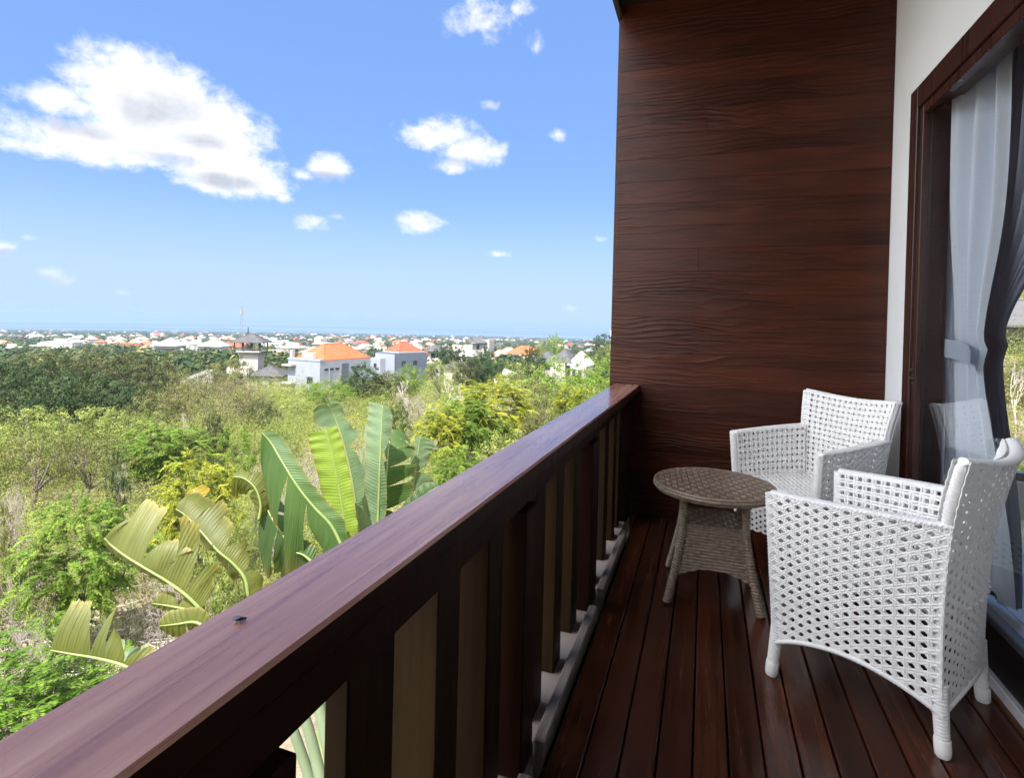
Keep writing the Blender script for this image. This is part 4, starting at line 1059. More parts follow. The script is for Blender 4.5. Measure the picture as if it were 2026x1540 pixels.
def quads_from(c, a, b):
    """rhombic leaves: centres c, long half-axes a, short half-axes b (n,3)"""
    n = len(c); v = np.empty((n, 4, 3), np.float32)
    v[:, 0] = c-a; v[:, 1] = c+b-a*.1; v[:, 2] = c+a; v[:, 3] = c-b-a*.1
    return v.reshape(-1, 3), np.arange(n*4, dtype=np.int32).reshape(n, 4)
def rand_dirs(n, g): d = g.normal(size=(n, 3)); return d/np.linalg.norm(d, axis=1)[:, None]
def leaves_at(c, size, g, flat=.5, aspect=.42, droop=0.0, out=None):
    n = len(c); nrm = rand_dirs(n, g)*(1-flat)+np.array([0, 0, 1.0])*flat*(1 if out is None else .55)
    if out is not None: nrm = nrm*.62+out*.75
    nrm /= np.linalg.norm(nrm, axis=1)[:, None]
    a = rand_dirs(n, g); a[:, 2] -= droop; a -= nrm*(a*nrm).sum(1)[:, None]; a /= np.linalg.norm(a, axis=1)[:, None]+1e-9
    b = np.cross(nrm, a); s = size*g.uniform(.6, 1.25, n)
    return a*s[:, None]*.5, b*s[:, None]*.5*aspect
def crown_points(g, nclump, per, rad, zc, clump_r, shell=.55, lump=.25, squash=.75, zmin=None):
    """clumps of leaves through an uneven ellipsoid; returns leaf centres, clump tone and clump centres"""
    d = rand_dirs(nclump, g); ph = g.uniform(0, 6.28, 3)
    az = np.arctan2(d[:, 1], d[:, 0])
    lob = 1+lump*np.sin(3*az+ph[0])*np.cos(2*d[:, 2]+ph[1])+lump*.7*np.sin(5*az+4*d[:, 2]+ph[2])
    r = (shell+(1-shell)*g.random(nclump)**.6)*lob
    cc = d*r[:, None]*np.array(rad); cc[:, 2] += zc
    if zmin is not None: cc[:, 2] = np.maximum(cc[:, 2], zmin+g.random(nclump)*.08)
    cr = clump_r*g.uniform(.6, 1.35, nclump); tone = g.random(nclump)
    n = nclump*per; ci = np.repeat(np.arange(nclump), per)
    off = rand_dirs(n, g)*(g.random(n)**.45)[:, None]*cr[ci][:, None]; od = off/(np.linalg.norm(off, axis=1)[:, None]+1e-9); off[:, 2] *= squash
    big = cc-np.array([0, 0, zc]); big /= np.linalg.norm(big, axis=1)[:, None]+1e-9
    crown_points.out = od*.75+big[ci]*.35
    return cc[ci]+off, .75*tone[ci]+.25*g.random(n), cc
def tubes_np(mb, segs, n=5):
    for p, q, r0, r1 in segs: mb.tube([p, q], [r0, r1], n, cap=False)
PROTO = {}
def proto_tree(kind, seed):
    g = np.random.default_rng(seed); rnd = random.Random(seed)
    leaf = None; mb = MB()
    def limb(p, q, r0, r1, bend=.06, n=6):
        p, q = np.array(p, float), np.array(q, float); m = 5; o = g.normal(size=3)*bend*np.linalg.norm(q-p)
        mb.tube([p+(q-p)*i/m+o*math.sin(math.pi*i/m) for i in range(m+1)], [r0+(r1-r0)*i/m for i in range(m+1)], n)
    if kind in ('tree', 'sparse', 'dense'):
        nc, per, ls, sh = {'tree': (150, 62, .030, .45), 'sparse': (120, 34, .026, .45), 'dense': (170, 64, .036, .5)}[kind]
        c, tone, cc = crown_points(g, nc, per, (.50, .50, .34), .64, .085 if kind != 'sparse' else .075, sh, .24)
        a, b = leaves_at(c, ls, g, .45, .45, .3, crown_points.out); V, Q = quads_from(c, a, b); leaf = (V, Q, np.repeat(tone, 4))
        fork = np.array([0, 0, .30]); limb((0, 0, -.06), fork, .028, .020)
        for k in range(9):
            t = cc[rnd.randrange(len(cc))]; mid = fork+(t-fork)*.5+np.array([0, 0, .05]); limb(fork, mid, .014, .009); limb(mid, t, .009, .003)
            for q in range(3):
                t2 = cc[rnd.randrange(len(cc))]
                if np.linalg.norm(t2-mid) < .35: limb(mid, t2, .006, .002)
    elif kind == 'shrub':
        c, tone, cc = crown_points(g, 170, 52, (.52, .52, .50), .46, .085, .5, .22, .75, .04)
        a, b = leaves_at(c, .034, g, .5, .42, .2, crown_points.out); V, Q = quads_from(c, a, b); leaf = (V, Q, np.repeat(tone, 4))
        for k in range(12): limb((rnd.uniform(-.08, .08), rnd.uniform(-.08, .08), -.05), cc[rnd.randrange(len(cc))], .010, .003)
    elif kind == 'feather':                     # airy crowns of drooping fine leaflets in layers
        nc = 330; c0, tone0, cc = crown_points(g, nc, 1, (.50, .50, .36), .60, .01, .35, .2)
        pts = []; A = []; B = []; tn = []
        for i in range(nc):
            ctr = cc[i]; out = ctr-np.array([0, 0, .45]); out[2] *= .4; out /= np.linalg.norm(out)+1e-6; ti = g.random()
            for q in range(3):
                dirn = out+g.normal(size=3)*.55; dirn[2] *= .45; dirn /= np.linalg.norm(dirn); ln = g.uniform(.07, .13)
                m = 17; s = np.linspace(-.5, 1, m); spine = ctr+dirn*ln*s[:, None]; spine[:, 2] -= .05*np.clip(s, 0, 1)**2*g.uniform(.4, 1.6)
                side = np.cross(dirn, [0, 0, 1.0]); side /= np.linalg.norm(side)+1e-6
                for sg in (1, -1):
                    L = .034*np.sqrt(np.clip(1-(s-.2)**2/1.2, .05, 1))[:, None]; ax = (side*sg*.9+dirn*.35-np.array([0, 0, .25])+g.normal(size=(m, 3))*.14)*L*.5
                    pts.append(spine+ax); A.append(ax); B.append(np.cross(ax, [0, 0, 1.0])*.42+g.normal(size=(m, 3))*.0006); tn.append(np.full(m, .6*ti+.4*g.random()))
        c = np.concatenate(pts); V, Q = quads_from(c, np.concatenate(A), np.concatenate(B)); leaf = (V, Q, np.repeat(np.concatenate(tn), 4))
        fork = np.array([0, 0, .26]); limb((0, 0, -.06), fork, .026, .018)
        for k in range(12): limb(fork, cc[rnd.randrange(nc)], .012, .003, .1)
    elif kind in ('bare', 'twiggy'):
        def grow(p, d, ln, r, dep):
            q = p+d*ln; limb(p, q, r, r*.68, .07, 5 if dep > 1 else 4)
            if dep == 0: return
            for _ in range(rnd.choice((2, 3, 3)) if dep > 1 else 3):
                nd = d+g.normal(size=3)*(.46 if kind == 'bare' else .55); nd[2] += .12; nd /= np.linalg.norm(nd); grow(q if rnd.random() < .7 else p+d*ln*.7, nd, ln*rnd.uniform(.62, .82), r*.66, dep-1)
        if kind == 'bare': grow(np.array([0, 0, -.05]), np.array([.03, 0, 1.0]), .30, .020, 5)
        else:
            for k in range(6): 
                d = np.array([rnd.uniform(-.7, .7), rnd.uniform(-.7, .7), 1.0]); d /= np.linalg.norm(d); grow(np.array([rnd.uniform(-.1, .1), rnd.uniform(-.1, .1), -.04]), d, .30, .009, 4)
            c, tone, cc = crown_points(g, 60, 10, (.5, .5, .36), .55, .09, .4, .2)
            a, b = leaves_at(c, .026, g, .3, .45); V, Q = quads_from(c, a, b); leaf = (V, Q, np.repeat(tone, 4))
    elif kind == 'conifer':
        pts = []; A = []; B = []
        for i in range(24):
            z = .10+.88*i/24; r = .23*(1-i/24)**.85+.012; nb = 9
            for k in range(nb):
                th = 6.283*k/nb+i*.6; m = 12; s = np.linspace(.05, 1, m)
                p = np.stack([np.cos(th)*r*s, np.sin(th)*r*s, z+.05*s*s*(1-i/26)+0*s], 1)
                for sg in (1, -1):
                    ax = np.stack([-np.sin(th)*sg+np.cos(th)*.5+0*s, np.cos(th)*sg+np.sin(th)*.5+0*s, .35+0*s], 1)*.016; pts.append(p+ax*.6+g.normal(size=(m, 3))*.003); A.append(ax); B.append(np.cross(ax, [.2, .1, 1.0])*.5)
        c = np.concatenate(pts); V, Q = quads_from(c, np.concatenate(A), np.concatenate(B)); leaf = (V, Q, np.repeat(g.random(len(c)), 4)); limb((0, 0, -.05), (0, 0, .99), .014, .002, .0)
    elif kind == 'bamboo':
        pts = []; 
        for k in range(26):
            x, y = g.normal(size=2)*.16; h = g.uniform(.7, 1.0); lean = g.normal(size=2)*.16; s = np.linspace(.15, 1, 160); 
            p = np.stack([x+lean[0]*s*s, y+lean[1]*s*s, h*s], 1); mb.tube([p[0]-np.array([0, 0, .2]), p[60], p[110], p[-1]], [.006, .005, .004, .002], 4)
            pts.append(p+g.normal(size=p.shape)*np.array([.035, .035, .02]))
        c = np.concatenate(pts); a, b = leaves_at(c, .045, g, .25, .3, .8); V, Q = quads_from(c, a, b); leaf = (V, Q, np.repeat(g.random(len(c)), 4))
    return leaf, mb
def get_proto(kind, seed, mat, bark):
    key = (kind, seed, mat, bark.name)
    if key not in PROTO:
        bk = ('g', kind, seed)
        if bk not in PROTO: PROTO[bk] = proto_tree(kind, seed)
        leaf, mb = PROTO[bk]
        lm = raw_mesh('crown', leaf[0], leaf[1], LM[mat], leaf[2]) if leaf is not None else None
        tr = mb.build('trunk', bark, None, True, 180, recalc=False); tm = tr.data; bpy.data.objects.remove(tr)
        PROTO[key] = (lm, tm)
    return PROTO[key]
NAMES = dict(tree='leafy_tree', sparse='thin_crowned_tree', dense='dense_tree', shrub='shrub', feather='feathery_tree', bare='bare_tree', twiggy='dry_shrub', conifer='conifer', bamboo='bamboo_clump')
KEEP = []
def plant(kind, mat, px, py_top, dist, wpx, label, group=None, seed=None, bark=None, wy=1.0, maxh=None):
    b = bearing(px, 760); x, y = dist*math.sin(b), dist*math.cos(b); z0 = ground(x, y)
    d = ray(px, py_top); top = HC+d[2]/math.hypot(d[0], d[1])*dist; h = max(.6, top-z0)
    depth = dist*math.hypot(d[0], d[1])**-1
    wid = wpx/F_PX*depth
    if maxh: h = min(h, maxh)
    if seed is None: seed = 1+(int(px*7+py_top) % 3)
    if bark is None: bark = {'bare': m_pale_bark, 'twiggy': m_dry_twig}.get(kind, m_bark)
    if mat in ('dark', 'browny') and bark is m_bark: bark = m_dark_bark
    lm, tm = get_proto(kind, seed, mat, bark)
    cat = 'shrub' if kind in ('shrub', 'twiggy') else ('bamboo' if kind == 'bamboo' else 'tree')
    root = empty(NAMES[kind], (x, y, z0), random.uniform(0, 6.28), label, cat, group)
    sxy = wid/1.08; 
    root.scale = (sxy, sxy*wy, h/(1.0 if kind in ('conifer', 'bamboo') else .99))
    o = link('trunk', tm, root)
    if lm is not None: link('crown', lm, root)
    KEEP.append((x, y, wid*.5))
    return root
P = plant
# --- the dark grove on the left
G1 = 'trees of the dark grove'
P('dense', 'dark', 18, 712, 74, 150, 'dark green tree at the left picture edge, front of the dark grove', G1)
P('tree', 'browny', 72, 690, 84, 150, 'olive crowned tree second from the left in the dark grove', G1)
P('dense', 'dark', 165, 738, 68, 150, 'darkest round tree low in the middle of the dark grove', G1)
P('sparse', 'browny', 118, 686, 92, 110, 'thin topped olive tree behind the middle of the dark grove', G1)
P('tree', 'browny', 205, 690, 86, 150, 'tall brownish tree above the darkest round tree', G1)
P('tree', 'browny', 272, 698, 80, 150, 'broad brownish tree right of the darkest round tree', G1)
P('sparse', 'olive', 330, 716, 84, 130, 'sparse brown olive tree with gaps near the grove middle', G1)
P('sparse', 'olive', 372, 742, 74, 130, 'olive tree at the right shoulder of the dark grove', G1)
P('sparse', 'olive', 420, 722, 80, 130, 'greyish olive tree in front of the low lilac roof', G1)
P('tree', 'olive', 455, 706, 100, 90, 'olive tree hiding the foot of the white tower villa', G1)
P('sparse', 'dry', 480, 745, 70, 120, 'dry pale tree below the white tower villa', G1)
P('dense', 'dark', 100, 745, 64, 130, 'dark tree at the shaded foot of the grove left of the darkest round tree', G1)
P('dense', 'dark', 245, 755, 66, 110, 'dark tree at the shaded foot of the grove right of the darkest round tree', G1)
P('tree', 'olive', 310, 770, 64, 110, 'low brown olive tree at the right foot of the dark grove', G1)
P('bamboo', 'dark', 580, 692, 150, 62, 'dark bamboo clump between the white tower villa and the orange roof')
P('bamboo', 'browny', 612, 694, 165, 40, 'narrow dark bamboo clump directly behind the orange roofed grey house')
P('conifer', 'dark', 489, 645, 262, 30, 'dark pointed conifer standing above the tower pavilion roof', bark=m_dark_bark)
# --- around the houses
P('dense', 'dark', 718, 722, 92, 80, 'dark green tree against the right end of the grey house')
P('tree', 'bright', 650, 752, 84, 110, 'bright green tree at the foot of the grey house')
P('dense', 'browny', 765, 738, 90, 95, 'dark olive tree below the slate house')
P('tree', 'bright', 812, 718, 96, 60, 'small green tree in front of the right wall of the slate house')
P('bare', 'dry', 815, 722, 74, 80, 'pale bare tree below the slate house')
P('bare', 'dry', 872, 722, 68, 110, 'largest pale bare tree with spreading white branches')
P('sparse', 'light', 870, 706, 98, 80, 'light green tree right of the slate house')
P('dense', 'dark', 888, 680, 168, 62, 'dark green tree right of the small pavilion house')
P('dense', 'dark', 958, 692, 112, 84, 'round dark green tree in front of the stair tower house')
P('dense', 'browny', 925, 708, 108, 66, 'dark olive tree just left of the round dark green tree')
P('dense', 'dark', 1052, 688, 150, 66, 'round dark tree left of the white hill villa')
P('bamboo', 'light', 1068, 668, 190, 40, 'tall yellow green bamboo left of the white hill villa')
P('tree', 'bright', 1098, 662, 230, 40, 'green tree rising behind the left roof of the hill villa')
P('tree', 'light', 1200, 680, 190, 50, 'pale green tree right of the hill villa beside the timber panel')
P('dense', 'dark', 1196, 662, 300, 66, 'dark wide tree under the pale tower block')
P('sparse', 'light', 990, 706, 128, 50, 'pale thin tree in front of the terracotta house')
P('dense', 'dark', 690, 690, 260, 60, 'dark tree row behind the right side of the orange roof'); P('dense', 'dark', 735, 686, 280, 60, 'dark tree between the orange roof and the red roof')
# --- right middle ground
G2 = 'green trees on the right slope'
P('shrub', 'bright', 1120, 708, 76, 180, 'wide green shrub below the white hill villa', G2)
P('shrub', 'bright', 1195, 702, 74, 130, 'green shrub touching the edge of the timber panel', G2)
P('shrub', 'light', 1040, 716, 78, 120, 'light green shrub left of the wide green shrub', G2)
P('feather', 'yellow', 975, 738, 48, 200, 'big feathery yellow green tree in the middle right of the slope', G2, bark=m_bark)
P('feather', 'bright', 920, 775, 44, 150, 'green feathery tree left and in front of the big yellow green tree', G2)
P('feather', 'yellow', 1140, 752, 50, 110, 'yellow green feathery tree near the far end of the handrail', G2)
P('tree', 'bright', 1185, 765, 46, 80, 'small green tree right beside the far end of the handrail', G2)
P('sparse', 'olive', 1060, 742, 50, 120, 'olive thin tree right of the big yellow green tree', G2)
P('twiggy', 'dry', 1030, 735, 62, 120, 'pale dry thicket above the olive thin tree', 'dry thickets')
P('tree', 'olive', 1075, 805, 36, 110, 'olive tree close to the handrail on the right', G2)
P('feather', 'yellow', 875, 800, 42, 110, 'yellow green feathery tree right of the torn banana leaves', G2)
P('shrub', 'light', 1000, 842, 34, 130, 'light green shrub low behind the middle of the handrail', G2)
P('feather', 'bright', 905, 872, 28, 110, 'green feathery tree just beyond the banana leaves on the right', G2)
P('twiggy', 'dry', 820, 752, 64, 120, 'dry thicket around the pale bare trees', 'dry thickets')
P('sparse', 'light', 760, 775, 62, 120, 'light green thin tree behind the tallest banana leaf', G2)
P('shrub', 'dark', 790, 790, 56, 50, 'small dark shrub right of the tallest banana leaf', wy=1)
# --- left middle ground
G3 = 'light green trees of the slope'
P('shrub', 'light', 35, 803, 50, 180, 'light green shrub at the left edge below the dark grove', G3)
P('shrub', 'light', 135, 808, 54, 170, 'light green shrub in the front row left of centre below the dark grove', G3)
P('shrub', 'light', 225, 800, 56, 160, 'light green shrub below the right half of the dark grove', G3)
P('shrub', 'light', 300, 820, 50, 110, 'pale green shrub just right of the light green row', G3)
P('feather', 'bright', 330, 832, 42, 170, 'feathery bright green tree in the middle of the slope', G3)
P('sparse', 'olive', 75, 838, 40, 170, 'thin olive tree in front of the light green row', 'thin olive trees'); P('sparse', 'olive', 180, 845, 40, 150, 'thin olive tree left of the feathery bright green tree', 'thin olive trees')
P('dense', 'browny', 425, 820, 48, 66, 'dark olive bush shaped tree right of the feathery bright green tree')
P('dense', 'browny', 522, 795, 64, 66, 'dark brown green tree below the white tower villa slope')
P('shrub', 'light', 570, 778, 70, 110, 'light green shrub below the grey house', G3)
P('shrub', 'light', 455, 768, 74, 130, 'pale olive green shrub in the centre of the slope', G3)
P('shrub', 'bright', 470, 838, 44, 90, 'small bright shrub right of the dark olive bush', G3)
P('shrub', 'light', 560, 828, 46, 90, 'light green shrub left of the tallest banana leaf', G3)
P('bare', 'dry', 365, 782, 56, 40, 'small pale bare tree below the dark grove')
P('bare', 'dry', 255, 868, 34, 50, 'little white branched bare tree in the left slope')
P('shrub', 'dark', 236, 884, 31, 44, 'small dark green shrub with a pale forked branch below it')
P('twiggy', 'dry', 597, 850, 27, 110, 'purple grey leafless shrub behind the left banana leaf', 'dry thickets', bark=plain('lilac_twig', (.30, .25, .27), .9, .15))
P('feather', 'yellow', 398, 886, 24, 165, 'glowing yellow green tree behind the torn banana leaves', seed=2, bark=m_dark_bark)
P('feather', 'bright', 165, 966, 19.5, 225, 'rounded green tree with a dark trunk on the bare dry ground', seed=1, bark=m_dark_bark)
P('twiggy', 'dry', 40, 1030, 19, 130, 'dry grey shrub at the left edge beside the rounded green tree', 'dry thickets'); P('twiggy', 'dry', 60, 1130, 14.5, 150, 'dry forked shrub below the rounded green tree', 'dry thickets')
P('twiggy', 'dry', 335, 1075, 17, 100, 'dry shrub right of the dark trunk', 'dry thickets'); P('twiggy', 'dry', 25, 905, 30, 90, 'dry shrub on the left edge of the slope', 'dry thickets')
P('shrub', 'olive', 0, 985, 22, 60, 'olive shrub cut by the left picture edge'); P('shrub', 'light', 480, 985, 20, 90, 'light green shrub between the torn banana leaves'); P('shrub', 'light', 430, 1045, 17, 110, 'pale shrub behind the yellowed banana leaf')
P('twiggy', 'dry', 560, 905, 24, 70, 'dry shrub left of the purple grey leafless shrub', 'dry thickets')

# --- seen through the room's side window
for px, py, dd, w, kd, mt, lb in ((2010, 690, 34, 120, 'bare', 'dry', 'pale bare tree seen through the room past the dark curtain'), (2040, 760, 30, 160, 'bare', 'dry', 'second pale bare tree seen through the room at the right picture edge'), (2000, 880, 22, 160, 'shrub', 'bright', 'green shrub low outside the side window of the room'), (2060, 860, 24, 160, 'shrub', 'light', 'light shrub outside the side window at the picture edge'), (2005, 720, 44, 200, 'shrub', 'olive', 'olive shrub on the slope below the hut seen through the room'), (2050, 700, 50, 200, 'shrub', 'light', 'pale shrub right of the hut at the picture edge'), (2015, 960, 15, 160, 'shrub', 'bright', 'nearest green shrub low in the side window'), (1995, 630, 150, 160, 'tree', 'dark', 'dark tree on the hill seen through the room'), (2030, 622, 160, 160, 'tree', 'browny', 'olive tree on the hill at the right picture edge seen through the room')):
    P(kd, mt, px, py, dd, w, lb)
# --- bright compound-leaved bush below the handrail
def compound_bush(px, py_top, dist, wpx, label, n=520, seed=4):
    g = np.random.default_rng(seed); b = bearing(px, 1300); x, y = dist*math.sin(b), dist*math.cos(b); z0 = ground(x, y)
    d = ray(px, py_top); hl = math.hypot(d[0], d[1]); top = HC+d[2]/hl*dist; h = top-z0; wid = wpx/F_PX*dist/hl
    root = empty('leafy_bush', (x, y, z0), 0, label, 'bush'); mb = MB(); pts = []; A = []; B = []; tn = []
    dirs = rand_dirs(n, g); dirs[:, 2] = np.abs(dirs[:, 2])*1.0-.15
    for i in range(n):
        lob = 1+.18*math.sin(4*math.atan2(dirs[i, 1], dirs[i, 0])+2)
        base = dirs[i]*np.array([wid*.5, wid*.45, h*.58])*(.62+.38*g.random())*lob+np.array([0, 0, h*.40])
        out = dirs[i]+g.normal(size=3)*.45; out[2] = out[2]*.5; out /= np.linalg.norm(out); ln = g.uniform(.28, .46); m = 11; s = np.linspace(.05, 1, m)
        spine = base+out*ln*s[:, None]; spine[:, 2] += .06*np.sin(s*2.2)-.16*s*s*g.uniform(.3, 1.2); side = np.cross(out, [0, 0, 1.0]); side /= np.linalg.norm(side); ti = g.random()
        mb.tube([spine[0], spine[5], spine[-1]], [.004, .003, .0015], 4, cap=False)
        for sg in (1, -1):
            L = (.098*np.sqrt(np.clip(1-((s-.45)/.62)**2, .06, 1)))[:, None]; ax = (side*sg*.85+out*.4+np.array([0, 0, .12-.25*ti])+g.normal(size=(m, 3))*.12)*L*.5
            pts.append(spine+ax); A.append(ax); B.append(np.cross(ax, [0, 0, 1.0])*.40+g.normal(size=(m, 3))*.002); tn.append(np.full(m, .6*ti)+.4*g.random(m))
    c = np.concatenate(pts); V, Q = quads_from(c, np.concatenate(A), np.concatenate(B)); link('crown', raw_mesh('crown', V, Q, LM['lush'], np.repeat(np.concatenate(tn), 4)), root)
    for k in range(14):
        q = dirs[k*9]*np.array([wid*.4, wid*.4, h*.5])+np.array([0, 0, h*.4]); mb.tube([(g.normal()*.1, g.normal()*.1, -.1), q*np.array([.5, .5, .6]), q], [.03, .02, .008], 5)
    mb.build('stem', m_bark, root, True, 180, recalc=False)
compound_bush(50, 1225, 9.5, 300, 'lush bright green bush with compound leaves at the lower left behind the handrail', 1000)
compound_bush(200, 1255, 9.2, 150, 'small lush green bush right of the lower left bush under the banana leaf', 420, 9)

# --- scrub and ground cover that nobody could count
def scrub():
    g = np.random.default_rng(21); mats = ['dry', 'olive', 'light', 'bright', 'yellow', 'browny']
    VV = []; QQ = []; TT = []; MI = []; nv = 0
    def put(c, a, b, tone, mi):
        nonlocal nv
        V, Q = quads_from(c, a, b); VV.append(V); QQ.append(Q+nv); TT.append(np.repeat(tone, 4)); MI.append(np.full(len(Q), mi)); nv += len(V)
    n = 0
    while n < 9400:
        u = g.random(); d = 13*(11.5**(u**.72)); px = g.uniform(-80, 1300) if g.random() < .86 else g.uniform(1600, 2200)
        b = bearing(px, 760); x, y = d*math.sin(b), d*math.cos(b)
        if d < 23 and mnoise.noise(Vector((x*.22, y*.22, 2))) < (.12 if px < 420 else -.2): n += .25; continue
        if mnoise.noise(Vector((x*.09, y*.09, 5))) < -.55: n += .25; continue
        nz = mnoise.noise(Vector((x*.05, y*.05, 9)))+.25*g.normal()
        near = px < 330
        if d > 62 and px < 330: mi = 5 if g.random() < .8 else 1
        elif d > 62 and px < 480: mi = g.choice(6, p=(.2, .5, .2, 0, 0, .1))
        elif near and d < 45: mi = g.choice(6, p=(.26, .36, .24, .06, .06, .02)) if nz < .2 else g.choice(6, p=(.12, .28, .40, .10, .08, .02))
        else: mi = g.choice(6, p=(.12, .18, .36, .14, .18, .02)) if nz < .1 else g.choice(6, p=(.05, .10, .35, .26, .22, .02))
        hgt = g.uniform(.5, 1.2) if d < 24 else (g.uniform(.9, 2.4) if d < 50 else g.uniform(1.6, 4.0))
        if d > 62 and px < 480: hgt *= 1.4
        if d > 85 and px >= 480: hgt *= 1.25
        w = hgt*g.uniform(.8, 1.4); ls = .045+.0017*d; k = int(np.clip(95*w*hgt/(ls*14)**2, 60, 340))
        p = rand_dirs(k, g)*(g.random(k)**.4)[:, None]; p[:, 2] = np.abs(p[:, 2]) if d < 30 else p[:, 2]*.5+.5
        lump = 1+.3*np.sin(5*np.arctan2(p[:, 1], p[:, 0])+6*g.random())
        c = np.stack([x+p[:, 0]*w*.55*lump, y+p[:, 1]*w*.55*lump, ground(x, y, False)-.05+p[:, 2]*hgt*lump], 1)
        asp = .16 if mi == 0 else .42
        a, bb = leaves_at(c, ls*(1.7 if mi == 0 else 1), g, .2 if mi == 0 else .45, asp, 0, None if mi == 0 else p/(np.linalg.norm(p, axis=1)[:, None]+1e-9)); 
        if mi == 0: a[:, 2] = np.abs(a[:, 2])*1.6
        put(c, a, bb, np.clip(.2+.6*g.random()+.2*(g.random(k)-.5), 0, 1), mi); n += 1
    me = raw_mesh('scrub', np.concatenate(VV), np.concatenate(QQ), [LM[m] for m in mats], np.concatenate(TT), np.concatenate(MI))
    tag(link('scrub', me), kind='stuff')
    # dry grass and fallen sticks on the open ground
    VV.clear(); QQ.clear(); TT.clear(); MI.clear(); nv = 0
    k = 70000; d = 8.5*(5.2**(g.random(k)**.8)); px = g.uniform(-60, 1260, k)
    yaw = np.array([bearing(-60+1330*i/60, 1000) for i in range(61)]); b = np.interp(px, -60+1330*np.arange(61)/60, yaw)
    x = d*np.sin(b); y = d*np.cos(b); z = np.array([ground(i, j) for i, j in zip(x, y)])
    keep = np.array([mnoise.noise(Vector((i*.5, j*.5, 3))) > -.12 for i, j in zip(x, y)])
    x, y, z, d = x[keep], y[keep], z[keep], d[keep]; k = len(x)
    ln = g.uniform(.10, .38, k); a = g.normal(size=(k, 3))*.5; a[:, 2] = np.abs(g.normal(size=k))*.9+.25; a *= (ln/np.linalg.norm(a, axis=1))[:, None]*.5
    wv = np.cross(a, rand_dirs(k, g)); wv *= ((.005+.0006*d)/(np.linalg.norm(wv, axis=1)+1e-6))[:, None]
    put(np.stack([x, y, z], 1)+a*.9, a, wv, g.random(k), 0)
    grn = g.random(len(VV[0])//4) < .34; MI[0][grn] = 2
    me = raw_mesh('dry_grass', VV[0], QQ[0], [LM[m] for m in mats], TT[0], MI[0]); tag(link('dry_grass', me), kind='stuff')
    mb = MB(); rnd = random.Random(8)
    for i in range(900):
        d = 9+20*rnd.random()**1.3; b = bearing(rnd.uniform(-60, 520), 1100); x, y = d*math.sin(b), d*math.cos(b); th = rnd.uniform(0, 6.28); L = rnd.uniform(.3, 1.6); m = 4
        p = [(x+math.cos(th)*L*(q/m-.5)+rnd.uniform(-.04, .04), y+math.sin(th)*L*(q/m-.5)+rnd.uniform(-.04, .04), 0) for q in range(m+1)]
        up = rnd.uniform(.01, .22); mb.tube([(a_, b_, ground(a_, b_)+.03+up*q/m) for q, (a_, b_, _) in enumerate(p)], [rnd.uniform(.006, .018)]*(m+1), 4, cap=False)
    tag(mb.build('fallen_sticks', m_pale_bark, None, True, 180, recalc=False), kind='stuff')
    # tree cover of the town and the plain
    VV.clear(); QQ.clear(); TT.clear(); MI.clear(); nv = 0; n = 0
    while n < 11500:
        u = g.random(); d = 185*(40**(u**.9)); px = g.uniform(-60, 1270); b = bearing(px, 680); x, y = d*math.sin(b), d*math.cos(b)
        if d < 420 and any((x-a_)**2+(y-c_)**2 < 81 for a_, c_ in TOWN): n += .2; continue
        if mnoise.noise(Vector((x*.006, y*.006, 7))) < -.28: n += .3; continue
        w = g.uniform(4.5, 10)*(1 if d < 900 else 1+d/1500); hgt = g.uniform(4, 9.5)*(1 if d < 900 else 1+d/9000)
        k = 44 if d < 700 else 20; p = rand_dirs(k, g)*(g.random(k)**.3)[:, None]
        z = ground(x, y, False); c = np.stack([x+p[:, 0]*w*.55, y+p[:, 1]*w*.55, z+hgt*.5+p[:, 2]*hgt*.5], 1)
        a, bb = leaves_at(c, w*(.26 if d < 700 else .45), g, .5, .7, 0, p/(np.linalg.norm(p, axis=1)[:, None]+1e-9)); mi = g.choice(3, p=(.5, .28, .22)); put(c, a, bb, np.clip(.3*g.random()+.7*g.random(k), 0, 1), mi); n += 1
    me = raw_mesh('distant_woods', np.concatenate(VV), np.concatenate(QQ), [LM['dark'], LM['browny'], LM['olive']], np.concatenate(TT), np.concatenate(MI)); tag(link('distant_woods', me), kind='stuff')
scrub()
